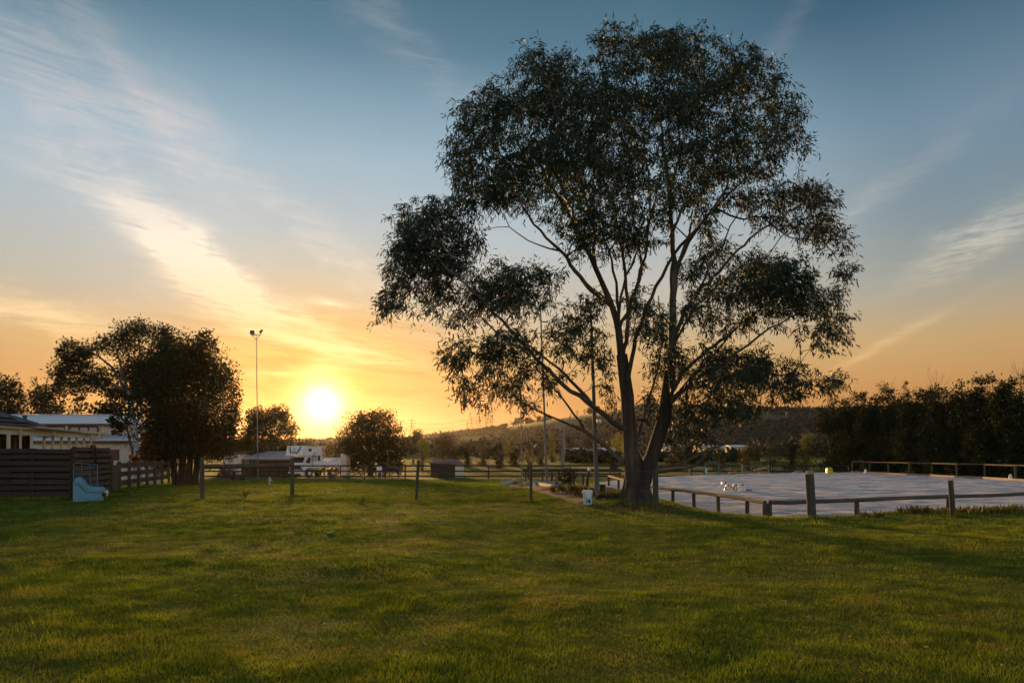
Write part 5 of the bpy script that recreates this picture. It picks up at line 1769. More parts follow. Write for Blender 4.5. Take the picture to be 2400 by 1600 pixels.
def yard_sheds():
    dd = 81.0
    z0 = gz(X(545, dd), dd)
    root = thing('yard_shed', 'small cream shed at the left end of the yard buildings', 'shed', (X(545, dd), dd, z0))
    part('wall', corrugated((X(524, dd), dd, 0), (X(568, dd), dd, 0), z0, Z(1064, dd), .4, .05), M_CREAM, root)
    part('side_wall', corrugated((X(568, dd), dd + .1, 0), (X(568, dd), dd + 4, 0), z0, Z(1064, dd), .4, .05), M_CREAM, root)
    part('roof', MB().prism([(X(519, dd), dd - .3, Z(1062.5, dd)), (X(574, dd), dd - .3, Z(1061.5, dd)), (X(574, dd), dd + 4.2, Z(1058, dd)), (X(519, dd), dd + 4.2, Z(1058, dd))], (0, 0, .07)), M_REDROOF, root)
    root = thing('stable_block', 'open fronted stable block with a long zinc roof behind the truck', 'stable', (X(625, dd), dd, gz(X(625, dd), dd)))
    z0 = gz(X(625, dd), dd)
    part('roof', MB().prism([(X(570, dd), dd - .6, Z(1074.5, dd)), (X(690, dd), dd - .6, Z(1075.5, dd)), (X(690, dd), dd + 4.0, Z(1058, dd + 4)), (X(592, dd), dd + 4.0, Z(1058, dd + 4))], (0, 0, .07)), M_ROOFSHEET, root)
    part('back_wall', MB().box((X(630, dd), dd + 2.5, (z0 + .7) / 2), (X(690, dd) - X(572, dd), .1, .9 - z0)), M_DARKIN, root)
    part('fascia', MB().box((X(630, dd), dd - .62, Z(1076.5, dd)), (X(690, dd) - X(570, dd), .06, .16)), M_BROWNTRIM, root)
    for p in (573, 590, 612, 634, 655, 676):
        part('post', MB().box((X(p, dd), dd - .5, (z0 + Z(1077, dd)) / 2), (.14, .14, Z(1077, dd) - z0)), M_DKRAIL, root)
    for a, b in ((575, 588), (614, 632), (636, 653)):
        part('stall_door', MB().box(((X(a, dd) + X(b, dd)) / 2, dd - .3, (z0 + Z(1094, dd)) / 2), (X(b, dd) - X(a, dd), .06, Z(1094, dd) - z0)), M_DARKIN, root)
    for k_ in range(4):
        part('rail', MB().bar((X(572, dd), dd - .52, Z(1082 + k_ * 2.6, dd)), (X(606, dd), dd - .52, Z(1081 + k_ * 2.2, dd)), .04, .05), M_STEEL, root)
    # round dark thing: a domed hay feeder
    d2 = 71.5
    z2 = gz(X(533, d2), d2)
    root = thing('hay_heap', 'dark domed heap of hay before the small cream shed', 'hay', (X(533, d2), d2, z2))
    V, Fc = crown_from_lobes([((X(533, d2), d2, z2 + .35), (.82, .7, .75), 1)], 1800, .16, R, fill=.3)
    part('hay', np_mesh('hay', V, Fc), M_TWIGBARK, root, kind='stuff')
    # ride-on mower
    d3 = 66.0
    x3, z3 = X(557, d3), gz(X(557, d3), d3)
    root = thing('ride_on_mower', 'small dark ride-on mower parked by the hay heap', 'mower', (x3, d3, z3))
    part('body', MB().box((x3 + .05, d3, z3 + .36), (.75, .5, .22)).box((x3 + .28, d3, z3 + .50), (.34, .42, .16)), M_DKSTEEL, root, bevel=.03)
    part('seat', MB().prism([(x3 - .35, d3 - .2, z3 + .47), (x3 - .02, d3 - .2, z3 + .47), (x3 - .04, d3 - .2, z3 + .55), (x3 - .26, d3 - .2, z3 + .57), (x3 - .34, d3 - .2, z3 + .86), (x3 - .41, d3 - .2, z3 + .84)], (0, .4, 0)), M_RUBBER, root)
    part('steering_wheel', MB().tube([(x3 + .16 + .03 * math.cos(a), d3 + .16 * math.sin(a), z3 + .76 + .12 * math.cos(a)) for a in np.linspace(0, 6.28, 13)], .018, 5).tube([(x3 + .28, d3, z3 + .55), (x3 + .16, d3, z3 + .76)], .018, 5), M_DKSTEEL, root)
    for f, r_ in ((-.28, .24), (.36, .17)):
        for s in (-.28, .28):
            part('wheel', MB().tube([(x3 + f, d3 + s - .07, z3 + r_), (x3 + f, d3 + s + .07, z3 + r_)], r_, 14), M_RUBBER, root, True)
    part('cutting_deck', MB().box((x3 + .02, d3, z3 + .16), (.5, .8, .12)), M_DKSTEEL, root, bevel=.02)
    # grass stub post with white tap
    d4 = 40.0
    x4, z4 = X(632, d4), gz(X(632, d4), d4)
    root = thing('tap_post', 'short grey post with a white tap pipe in the paddock', 'post', (x4, d4, z4))
    part('post', MB().box((x4 - .05, d4, z4 + .22), (.09, .09, .5)), M_DEAD, root)
    part('pipe', MB().tube([(x4 + .03, d4 - .05, z4), (x4 + .03, d4 - .05, z4 + .5), (x4 + .06, d4 - .05, z4 + .36), (x4 + .17, d4 - .05, z4 + .26)], .02, 6), M_WHITEPL, root)


yard_sheds()


def shelter():
    dd = 76.0
    x0, x1 = X(1009, dd), X(1065, dd)
    x2 = X(1087, dd)
    z0 = gz((x0 + x1) / 2, dd)
    root = thing('paddock_shelter', 'small dark timber shelter with rusty roof and cream end panel', 'shelter', ((x0 + x1) / 2, dd, z0))
    zt = Z(1086, dd)
    part('wall', MB().box(((x0 + x1) / 2, dd + 1, (z0 + zt) / 2), (x1 - x0, 2, zt - z0)), M_BOARD, root)
    for k_ in range(7):
        xx_ = x0 + (x1 - x0) * (k_ + .5) / 7
        part('board', MB().box((xx_, dd - .02, (z0 + zt) / 2), ((x1 - x0) / 7 - .05, .04, zt - z0)), M_BOARD, root)
    part('roof', MB().prism([(x0 - .1, dd - .3, zt + .02), (x2 + .05, dd - .3, zt - .14), (x1 + .3, dd + 2.4, zt + .32), (x0 - .05, dd + 2.4, zt + .32)], (0, 0, .09)), M_REDROOF, root)
    part('end_panel', MB().box(((X(1067, dd) + x2) / 2, dd - .04, (z0 + Z(1091, dd)) / 2), (x2 - X(1067, dd), .06, Z(1091, dd) - z0)), M_CREAM, root)


shelter()
dd = 72.5
root = thing('white_board', 'white signboard on posts behind the far fence near the horse', 'board', (X(888, dd), dd, gz(X(888, dd), dd)))
part('board', MB().box((X(889, dd), dd, Z(1097, dd)), (.55, .04, .42)).box((X(886, dd), dd, Z(1092.5, dd)), (.8, .045, .06)), M_WHITE, root)
for p in (884, 894):
    part('post', MB().box((X(p, dd), dd + .05, (gz(X(p, dd), dd) + Z(1094, dd)) / 2), (.06, .05, Z(1094, dd) - gz(X(p, dd), dd))), M_WHITEPL, root)


def horse(px_, dd, label, flip=1, grazing=True):
    x0, z0 = X(px_, dd), gz(X(px_, dd), dd)
    root = thing('horse', label, 'horse', (x0, dd, z0))
    V = [((0, 0, 1.10), .27), ((.35, 0, 1.12), .29), ((-.38, 0, 1.10), .27), ((.68, 0, 1.14), .25), ((-.72, 0, 1.14), .26),
         ((.90, 0, 1.32 if not grazing else 1.10), .19), ((1.15, 0, 1.55 if not grazing else .82), .14), ((1.30, 0, 1.72 if not grazing else .55), .125), ((1.48, 0, 1.62 if not grazing else .34), .10), ((1.66, 0, 1.47 if not grazing else .16), .075)]
    E = [(0, 1), (0, 2), (1, 3), (2, 4), (3, 5), (5, 6), (6, 7), (7, 8), (8, 9)]
    def leg(att, pts):
        prev = att
        for p, r in pts:
            V.append((p, r))
            E.append((prev, len(V) - 1))
            prev = len(V) - 1
    for s, st in ((-.17, 0), (.17, .14)):
        leg(3, [((.66 + st, s, .80), .12), ((.66 + st, s, .50), .07), ((.66 + st, s, .20), .045), ((.68 + st, s, .05), .06)])
        leg(4, [((-.70, s, .85), .15), ((-.66 - st, s, .66), .10), ((-.82 - st, s, .47), .065), ((-.78 - st, s, .18), .045), ((-.75 - st, s, .05), .06)])
    leg(4, [((-1.0, 0, 1.1), .06), ((-1.08, 0, .8), .07), ((-1.06, 0, .5), .04)])
    for s in (-.05, .05):
        leg(7, [((1.27, s, V[7][0][2] + .14), .03)])
    me = bpy.data.meshes.new('body')
    me.from_pydata([(p[0] * flip * .95, p[1], p[2] * .95) for p, _ in V], E, [])
    o = bpy.data.objects.new('body', me)
    C.objects.link(o)
    md = o.modifiers.new('skin', 'SKIN')
    for i, (_, r) in enumerate(V):
        me.skin_vertices[0].data[i].radius = (r, r)
    me.skin_vertices[0].data[0].use_root = True
    md.use_smooth_shade = True
    sb = o.modifiers.new('subsurf', 'SUBSURF')
    sb.levels = sb.render_levels = 2
    me.materials.append(M_HORSE)
    o.parent = root


horse(918, 73.5, 'dark horse standing behind the far fence, head lowered', -1, True)

# far buildings
def far_building(x0, x1, yt, yb, dd, label, wall, roofm):
    xa, xb = X(x0, dd), X(x1, dd)
    z0, zt = Z(yb, dd), Z(yt, dd)
    root = thing('far_building', label, 'building', ((xa + xb) / 2, dd, z0 - 1))
    h = zt - z0
    part('wall', MB().box(((xa + xb) / 2, dd + 4, z0 - .9 + h * .3), (xb - xa, 8, h * .6 + 1.8)), wall, root)
    part('roof', MB().prism([(xa - .4, dd - .5, z0 + h * .60), (xb + .4, dd - .5, z0 + h * .60), (xb + .4, dd + 4, zt), (xa - .4, dd + 4, zt)], (0, 0, .15)).prism([(xa - .4, dd + 4, zt), (xb + .4, dd + 4, zt), (xb + .4, dd + 8.5, z0 + h * .6), (xa - .4, dd + 8.5, z0 + h * .6)], (0, 0, .15)), roofm, root)
    n_ = max(2, int((xb - xa) / 3))
    for k_ in range(n_):
        xx_ = xa + (xb - xa) * (k_ + .5) / n_
        part('window', MB().box((xx_, dd - .03, z0 + h * .2), (1.2, .1, h * .35)), M_GLASS, root)


far_building(1328, 1446, 1050, 1068, 170, 'long low building with pale roof and sunset-tinted wall beyond the paddock', M_SUNTINTWALL, M_ROOFSHEET)
far_building(1552, 1594, 1040, 1056, 190, 'pale roofed building just right of the big trunk', M_CREAM, M_ROOFSHEET)
far_building(1640, 1700, 1044, 1056, 200, 'pale roofed building behind the drooping limbs', M_CREAM, M_ROOFSHEET)
far_building(1712, 1750, 1043, 1054, 205, 'small pale roofed building near the olive bushes', M_CREAM, M_ROOFSHEET)
for (px_, py_, lab) in ((1404, 988, 'tiny pale house on the hillside behind the nearest pole'), (1166, 1026, 'tiny pale house low on the hillside left of the thin pole')):
    dd = 560.0
    b = P(px_, py_ + 2, dd)
    root = thing('far_house', lab, 'house', b)
    part('wall', MB().box((b.x, b.y, b.z + .9), (3.4, 3, 2.0)), M_WHITE, root)
    part('roof', MB().prism([(b.x - 2, b.y - 1.8, b.z + 1.9), (b.x - 2, b.y + 1.8, b.z + 1.9), (b.x - 2, b.y, b.z + 2.8)], (4, 0, 0)), M_ROOFSHEET, root)

# ------------------------------------------------------------------ things round the bed and the arena
def bucket():
    dd = 20.3
    x_ = X(1377.5, dd)
    z0 = gz(x_, dd) + .01
    root = thing('bucket', 'white plastic bucket with a blue label by the bed edge', 'bucket', (x_, dd, z0))
    part('pail', MB().lathe((x_, dd, z0), [(.118, 0), (.123, .01), (.140, .31), (.146, .315), (.146, .328), (.140, .33)], 28), M_WHITEPL, root, True)
    part('lid', MB().lathe((x_, dd, z0 + .332), [(.140, 0), (.152, .003), (.154, .06), (.150, .095), (.140, .10), (.136, .085)], 28), M_WHITEPL, root, True)
    def wrap(name, a0, a1, z_a, z_b, m, par, out=.002):
        mb = MB()
        n_ = 8
        vs = []
        for k_ in range(n_ + 1):
            an = a0 + (a1 - a0) * k_ / n_
            for z in (z_a, z_b):
                r_ = .123 + (.140 - .123) * (z / .31)
                for o2 in (out, out - .0015):
                    vs.append((x_ + math.cos(an) * (r_ + o2), dd + math.sin(an) * (r_ + o2), z0 + z))
        fs = []
        for k_ in range(n_):
            i = k_ * 4
            fs += [(i, i + 4, i + 6, i + 2), (i + 1, i + 3, i + 7, i + 5)]
        return part(name, mb.add(vs, fs), m, par)
    c = -math.pi / 2 + .03
    lab = wrap('label', c - .55, c + .55, .055, .175, M_BLUELAB, root)
    wrap('print', c + .02, c + .45, .065, .14, M_NAVY, lab, .004)
    wrap('print', c - .45, c - .05, .125, .16, M_TEALLAB, lab, .004)
    wrap('print', c - .42, c - .10, .075, .105, M_TEALLAB, lab, .004)
    part('handle', MB().tube([(x_ + .150 * math.cos(a), dd - .02 + .150 * math.sin(a), z0 + .30 - .085 * abs(math.sin(a))) for a in np.linspace(math.pi, 2 * math.pi, 13)], .004, 5), M_STEEL, root)


bucket()
dd = 23.6
x_ = X(1411, dd)
z0 = gz(x_, dd)
root = thing('planter_block', 'dark square upright block beside the nearest floodlight pole', 'block', (x_, dd, z0))
part('block', MB().box((x_, dd, z0 + .22), (.20, .20, .44), .1), M_BOARD, root, bevel=.012)
part('top', MB().box((x_, dd, z0 + .46), (.23, .23, .03), .1), M_BOARD, root)
dd = 21.6
x_ = X(1409, dd)
z0 = gz(x_, dd)
root = thing('drain_pipe', 'black ribbed pipe coil lying at the foot of the nearest pole', 'pipe', (x_, dd, z0))
for k_ in range(3):
    part('coil', MB().tube([(x_ + .06 * k_ + .17 * math.cos(a), dd - .1 + .06 * k_, z0 + .02 + .16 * math.sin(a)) for a in np.linspace(.0, math.pi, 10)], .028, 8), M_RUBBER if k_ != 1 else M_DKSTEEL, root, True)


def leafy(name, label, cat, px_, dd, w, h, n_, leaf, m, seed, upright=False, group=None, stem=True):
    rg_ = np.random.default_rng(seed)
    x_ = X(px_, dd)
    z0 = gz(x_, dd)
    root = thing(name, label, cat, (x_, dd, z0), group)
    if upright:
        cs = np.array([x_, dd, z0]) + np.concatenate([rg_.normal(size=(n_, 2)) * w * .3, np.zeros((n_, 1))], 1)
        ds = np.concatenate([rg_.normal(size=(n_, 2)) * .45, np.full((n_, 1), 1.0)], 1)
        ln = h * rg_.uniform(.5, 1.05, n_)
        V, Fc = leaf_quads(cs, ds, ln, ln * leaf, rg_)
    else:
        L = [((x_ + rg_.uniform(-.3, .3) * w, dd + rg_.uniform(-.3, .3) * w, z0 + h * rg_.uniform(.3, .75)), (w * .3, w * .3, h * .3), 1) for _ in range(6)]
        V, Fc = crown_from_lobes(L, n_, leaf, rg_)
    part('foliage', np_mesh('foliage', V, Fc), m, root, kind='stuff')
    if stem:
        part('stem', MB().tube([(x_, dd, z0 - .03), (x_ + .03, dd, z0 + h * .5)], [.015, .006], 5), M_TWIGBARK, root)
    return root


leafy('shrub', 'low green shrub in the bed behind the second lawn post', 'shrub', 1311, 26.5, .95, .42, 900, .07, M_SHRUBLEAF, 51)
leafy('shrub', 'yellow tinged shrub in the bed left of the white bucket', 'shrub', 1354, 24.5, .85, .50, 900, .07, M_SHRUBLEAF, 52)
leafy('shrub', 'small shrub hugging the nearest floodlight pole', 'shrub', 1389, 24.0, .5, .42, 420, .07, M_SHRUBLEAF, 53)
leafy('iris_clump', 'clump of upright leaves between the dark block and big trunk', 'plant', 1432, 22.2, .75, .42, 150, .09, M_SHRUBLEAF, 54, True)
leafy('iris_clump', 'clump of upright leaves touching the big trunk on its left', 'plant', 1452, 21.7, .6, .40, 130, .09, M_SHRUBLEAF, 55, True)
leafy('rose_bush', 'thin dark rose bush standing tall in the bed', 'shrub', 1312, 30, .75, .85, 420, .07, M_DKLEAF, 56)
leafy('rose_bush', 'second thin rose bush nearer the arena corner', 'shrub', 1336, 31, .5, .80, 300, .07, M_DKLEAF, 57)
leafy('thistle', 'single tall pale thistle in the paddock left of the rail post', 'weed', 575, 24.6, .07, .48, 22, .10, M_SHRUBLEAF, 58, True)
leafy('thistle', 'low spiky weed in the lawn left of the leaning post', 'weed', 848, 21.6, .16, .26, 20, .16, M_SHRUBLEAF, 59, True)
leafy('yucca', 'small spiky plant alone before the arena rail', 'plant', 2060, 16.9, .16, .24, 60, .10, M_SHRUBLEAF, 60, True)
leafy('dock_weed', 'small tuft at the foot of the rail post left of the spiky plant', 'weed', 2022, 17.4, .25, .20, 40, .12, M_SHRUBLEAF, 61, True)
rw = np.random.default_rng(62)
cs, ds, ln = [], [], []
for k_ in range(95):
    px_ = rw.uniform(2105, 2560)
    if rw.random() < .25 and 2180 < px_ < 2215:
        continue
    dd = rw.uniform(17.4, 18.4) + max(0, px_ - 2250) * .004
    x_ = X(px_, dd)
    z0 = gz(x_, dd)
    m_ = 12
    cs.append(np.array([x_, dd, z0]) + rw.normal(size=(m_, 3)) * np.array([.06, .06, .0]))
    ds.append(np.concatenate([rw.normal(size=(m_, 2)) * .4, np.ones((m_, 1))], 1))
    ln.append(rw.uniform(.10, .26) * rw.uniform(.6, 1.1, m_))
cs, ds, ln = np.concatenate(cs), np.concatenate(ds), np.concatenate(ln)
V, Fc = leaf_quads(cs, ds, ln, ln * .22, rw)
o = part('dock_weeds', np_mesh('dock_weeds', V, Fc), M_SHRUBLEAF)
tag(o, 'row of upright dock weeds along the lawn edge before the arena rail', None, None, 'stuff')

# bits and pieces at the far end of the bed
def put(px_, dd):
    return X(px_, dd), gz(X(px_, dd), dd)


dd = 39.5
x_, z0 = put(1184, dd)
root = thing('water_trough', 'low pale blue trough at the far end of the bed', 'trough', (x_, dd, z0))
part('tub', MB().prism([(x_ - .24, dd - .2, z0), (x_ + .24, dd - .2, z0), (x_ + .28, dd - .2, z0 + .16), (x_ - .28, dd - .2, z0 + .16)], (0, .4, 0)), M_TROUGH, root)
part('rim', MB().box((x_, dd - .2, z0 + .17), (.60, .05, .035)).box((x_, dd + .2, z0 + .17), (.60, .05, .035)), M_TROUGH, root)
x_, z0 = put(1194, 39.9)
root = thing('blue_drum', 'small blue container between trough and kennel', 'container', (x_, 39.9, z0))
part('body', MB().lathe((x_, 39.9, z0), [(.07, 0), (.08, .02), (.08, .24), (.05, .29), (.03, .30)], 14), M_BLUELAB, root, True)
part('cap', MB().lathe((x_, 39.9, z0 + .30), [(.032, 0), (.032, .04)], 10), M_WHITEPL, root)
dd = 39.3
x_, z0 = put(1206, dd)
root = thing('dog_kennel', 'grey domed kennel with a dark opening beyond the bed', 'kennel', (x_, dd, z0))
arc = [(x_ + .26 * math.cos(a), dd - .25, z0 + .34 * math.sin(a)) for a in np.linspace(0, math.pi, 14)]
part('shell', MB().prism(arc, (0, .7, 0)), M_ROCK, root)
part('opening', MB().prism([(x_ + .06 + .15 * math.cos(a), dd - .262, z0 + .01 + .20 * math.sin(a)) for a in np.linspace(0, math.pi, 10)], (0, .01, 0)), M_VELOURDK, root)
x_, z0 = put(1227, 37.2)
root = thing('yellow_block', 'small yellow and red block at the foot of the thin far pole', 'block', (x_, 37.2, z0))
part('block', MB().box((x_ + .05, 37.2, z0 + .07), (.16, .14, .14)), M_YELLOW, root, bevel=.01)
part('end', MB().box((x_ - .12, 37.2, z0 + .05), (.14, .14, .10)), M_BROWNTRIM, root, bevel=.01)
x_, z0 = put(1252, 36)
root = thing('white_jug', 'small white jug in the bed right of the second lawn post', 'jug', (x_, 36, z0))
part('body', MB().lathe((x_, 36, z0), [(.07, 0), (.075, .02), (.075, .15), (.03, .20), (.028, .24)], 12), M_WHITEPL, root, True)
part('cap', MB().lathe((x_, 36, z0 + .24), [(.034, 0), (.034, .03)], 10), M_TROUGH, root)
rk = random.Random(8)
for (a, b, lab) in (((1262, 1123.5, 38.0), (1297, 1142, 31.0), 'long pale sleeper edging the bed near the middle pole'), ((1322, 1137, 32.0), (1343, 1146, 29.0), 'shorter pale sleeper edging near the rose bushes')):
    xa, xb = X(a[0], a[2]), X(b[0], b[2])
    o = part('sleeper', MB().bar((xa, a[2], gz(xa, a[2]) + .10), (xb, b[2], gz(xb, b[2]) + .10), .16, .16), M_SLEEPER, None, org=(xa, a[2], gz(xa, a[2])))
    tag(o, lab, 'sleeper', 'sleepers edging the bed')
for i, (p, dd, s, lab) in enumerate(((1243, 38.5, .42, 'grey stone heap left of the long pale sleeper'), (1270, 38.8, .40, 'grey stone heap behind the long pale sleeper'), (1300, 36.5, .46, 'grey rounded stone right of the middle pole'), (1318, 34.5, .36, 'smaller grey stone by the shorter sleeper'))):
    x_, z0 = put(p, dd)
    import bmesh
    bm = bmesh.new()
    bmesh.ops.create_icosphere(bm, subdivisions=3, radius=1)
    for v in bm.verts:
        k_ = 1 + .22 * math.sin(v.co.x * 3.1 + i) * math.cos(v.co.y * 2.7 + i * 2) + rk.uniform(-.03, .03)
        v.co = Vector((v.co.x * s * 1.5 * k_, v.co.y * s * k_, v.co.z * s * .55 * k_))
    me = bpy.data.meshes.new('boulder')
    bm.to_mesh(me)
    bm.free()
    me.materials.append(M_ROCK)
    o = bpy.data.objects.new('boulder', me)
    C.objects.link(o)
    o.location = (x_, dd, z0 + s * .08)
    tag(o, lab, 'boulder', 'stones at the far end of the bed')
# pale metal gate frame at the arena's far left corner
dd = 36.0
xa, xb = X(1357, dd), X(1379, dd)
z0 = gz(xa, dd)
root = thing('metal_gate', 'small pale metal gate standing at the corner of the bed', 'gate', (xa, dd, z0))
part('frame', MB().tube([(xa, dd, z0), (xa, dd, z0 + .82), (xb, dd, z0 + .82), (xb, dd, z0)], .025, 8), M_STEEL, root)
for k_ in range(4):
    part('bar', MB().tube([(xa, dd, z0 + .14 + k_ * .16), (xa + .17, dd, z0 + .14 + k_ * .16)], .012, 6), M_STEEL, root)
part('upright', MB().tube([(xa + .17, dd, z0), (xa + .17, dd, z0 + .82)], .016, 6), M_STEEL, root)
root = thing('stake_row', 'dark timber stakes and rail behind the rose bushes', 'fence', (X(1300, 37), 37, gz(X(1300, 37), 37)))
for p, dd, h in ((1293, 38, .95), (1310, 37.5, .9), (1330, 37, 1.0), (1345, 36.5, .95), (1366, 36.8, .7)):
    x_, z0 = put(p, dd)
    part('stake', MB().tube([(x_, dd, z0 - .1), (x_ + .02, dd, z0 + h)], .045, 8), M_DKRAIL, root)
part('rail', MB().tube([(X(1290, 38), 37.95, gz(1, 38) + .85), (X(1347, 36.5), 36.45, gz(3, 36.5) + .78)], .035, 8), M_DKRAIL, root)
dd = 27.0
xa, xb = X(1372, dd), X(1380, dd)
z0 = gz(xa, dd)
root = thing('leaning_post', 'dark leaning post with a white bottle shape behind it, left of the nearest pole', 'post', (xa, dd, z0))
root['label'] = 'dark leaning post just left of the nearest floodlight pole'
part('post', MB().tube([(xa, dd, z0 - .1), (xb, dd, Z(1103, dd))], [.05, .045], 9), M_DKRAIL, root, True)
part('staple', MB().tube([(xb - .03, dd - .045, Z(1108, dd)), (xb + .03, dd - .045, Z(1108, dd))], .006, 5), M_STEEL, root)
b = P(1381.5, 1103, dd)
root = thing('white_container', 'white container upside down on top of the leaning post', 'container', b)
part('body', MB().lathe(tuple(b), [(.055, 0), (.06, .02), (.06, .10), (.035, .13)], 12), M_WHITEPL, root, True)
part('neck', MB().lathe((b.x, b.y, b.z + .13), [(.025, 0), (.025, .03)], 10), M_WHITEPL, root)

# fallen white jump wings and poles on the sand
def jump_pile():
    dd = 35.0
    z = ARENA_Z + .03
    rj = random.Random(14)
    def jp(px_, py_, d_=dd):
        return P(px_, py_, d_)
    def wing(label, A, B, legs):
        root = thing('jump_wing', label, 'jump stand', (min(A.x, B.x), A.y, ARENA_Z), 'fallen white jump stands')
        part('upright', MB().bar(A, B, .10, .10), M_WHITE, root)
        for a, b in legs:
            part('foot', MB().bar(a, b, .07, .07), M_WHITEPL, root)
        m_ = A.lerp(B, .6)
        part('cup', MB().box(tuple(m_ + Vector((0, -.06, .06))), (.08, .06, .08)), M_DKSTEEL, root)
    wing('white jump stand lying at the left of the fallen heap', jp(1691, 1132), jp(1704, 1134.5), [(jp(1693, 1133), jp(1683, 1144)), (jp(1694, 1133.5), jp(1702, 1145)), (jp(1703, 1136), jp(1698, 1149))])
    wing('white jump stand lying in the middle of the fallen heap', jp(1718, 1136), jp(1728, 1141), [(jp(1728, 1141), jp(1721, 1152)), (jp(1720, 1137), jp(1729, 1147)), (jp(1726, 1137), jp(1736, 1134))])
    wing('white jump stand sprawled at the right of the fallen heap', jp(1731, 1136), jp(1745, 1139), [(jp(1730, 1139), jp(1738, 1152)), (jp(1745, 1139), jp(1757, 1137)), (jp(1741, 1136), jp(1748, 1146)), (jp(1736, 1143), jp(1745, 1151))])
    for a, b, m, lab in (((1702, 1137), (1713, 1138), M_WHITE, 'short white jump pole across the left of the heap'), ((1711, 1138), (1722, 1144), M_LOGEND, 'bare timber jump pole slanting through the heap'), ((1716, 1145), (1727, 1150), M_LOGEND, 'bare timber pole end low in the heap')):
        A, B = jp(*a), jp(*b)
        root = thing('jump_pole', lab, 'jump pole', A)
        part('pole', MB().tube([A, B], .06, 10), m, root, True)
        part('band', MB().tube([A.lerp(B, .35), A.lerp(B, .6)], .064, 10), M_WHITEPL if m is not M_WHITE else M_LOGEND, root)
    A, B = jp(1748, 1150.5), jp(1760, 1151.5)
    root = thing('log', 'short dark log at the right end of the fallen heap', 'log', A)
    part('log', MB().tube([A, B], .10, 12), M_RAIL, root, True)
    part('cut_end', MB().tube([B, B + Vector((.012, 0, 0))], .09, 12), M_RUBBER, root)


jump_pile()

# hurdles, hoops, logs beyond the arena
def frame_jump(x0, x1, yt, yb, dd, label):
    root = thing('hurdle', label, 'hurdle', (X(x0, dd), dd, Z(yb, dd)))
    for p in (x0, x1):
        part('upright', MB().box((X(p, dd), dd, (Z(yt, dd) + Z(yb, dd)) / 2), (.11, .11, Z(yt, dd) - Z(yb, dd))), M_STEEL, root)
    for y_ in (yt + 2, yb - 4):
        part('bar', MB().bar(P(x0, y_, dd), P(x1, y_, dd), .05, .06), M_STEEL, root)
    return root


dd = 65.5
frame_jump(1740, 1802, 1089, 1108, dd, 'pale metal hurdle frame at the far side of the arena')
root = thing('log', 'pale cut log resting aslant inside the hurdle frame', 'log', P(1780, 1102, dd))
part('log', MB().tube([P(1766, 1101.5, dd + .3), P(1798, 1096, dd + .3)], [.11, .13], 10), M_LOGEND, root, True)
part('stub', MB().tube([P(1770, 1101, dd + .25), P(1766, 1099, dd + .1)], .05, 7), M_LOGEND, root)
for a, b, lab in (((1709, 1107.5), (1726, 1106.5), 'short cut log lying left of the hurdle frame'), ((1778, 1108), (1800, 1107.5), 'cut log on the ground under the hurdle frame'), ((1890, 1105), (1908, 1105), 'cut log seen just above the thick post')):
    A, B = P(*a, dd - .4), P(*b, dd - .4)
    root = thing('log', lab, 'log', A)
    part('log', MB().tube([A, B], .10, 10), M_LOGEND, root, True)
    part('cut_end', MB().tube([A, A - Vector((.01, 0, 0))], .09, 10), M_CREAMFOAM, root)
dd = 62.0
root = thing('hoop_frame', 'pale tubular hoop frame left of the hurdle', 'frame', P(1672, 1112, dd))
part('hoop', MB().tube([P(1653, 1090, dd), P(1663, 1084, dd), P(1674, 1082.5, dd), P(1681, 1083.5, dd), P(1683, 1088, dd), P(1684, 1112, dd)], .045, 8), M_STEEL, root, True)
part('leg', MB().tube([P(1687, 1090, dd), P(1688, 1112, dd)], .04, 8), M_STEEL, root)
part('foot', MB().tube([P(1651, 1090, dd), P(1650, 1112, dd)], .05, 8), M_STEEL, root)
part('base', MB().tube([P(1654, 1096, dd), P(1656, 1112, dd)], .08, 8), M_WHITEPL, root)
frame_jump(1616, 1652, 1091, 1110, 62.5, 'thin dull hurdle frame below the drooping limbs')
dd = 63
x_ = X(1943, dd)
z0 = ARENA_Z
root = thing('yellow_drum', 'bright yellow plastic jump block at the far arena edge', 'jump block', (x_, dd, z0))
part('body', MB().prism([(x_ - .26, dd - .2, z0), (x_ + .28, dd - .2, z0), (x_ + .24, dd - .2, z0 + .46), (x_ + .14, dd - .2, z0 + .56), (x_ - .18, dd - .2, z0 + .56), (x_ - .24, dd - .2, z0 + .46)], (0, .4, 0)), M_YELLOW, root, bevel=.03)
part('recess', MB().box((x_ + .03, dd - .205, z0 + .38), (.20, .02, .10)), M_BROWNTRIM, root)
for p, py_, lab in ((2029, 1109.5, 'small white cone at the arena edge right of the yellow block'), (2368, 1123.5, 'small white cone at the arena edge below the right end of the row')):
    x_, dd = on_sand(p, py_)
    root = thing('marker_cone', lab, 'cone', (x_, dd, ARENA_Z), 'white cones along the arena edge')
    part('cone_body', MB().lathe((x_, dd, ARENA_Z + .03), [(.15, 0), (.06, .36), (.03, .38)], 12), M_WHITEPL, root, True)
    part('base', MB().box((x_, dd, ARENA_Z + .015), (.36, .36, .03)), M_WHITEPL, root)
x_, dd = on_sand(1872, 1106.8)
root = thing('sand_heap', 'low pale heap beside the far arena edge', 'heap', (x_, dd, ARENA_Z))
part('heap', MB().lathe((x_, dd, ARENA_Z - .02), [(.55, 0), (.4, .12), (.2, .2), (.03, .22)], 14), M_ROCK, root, True)

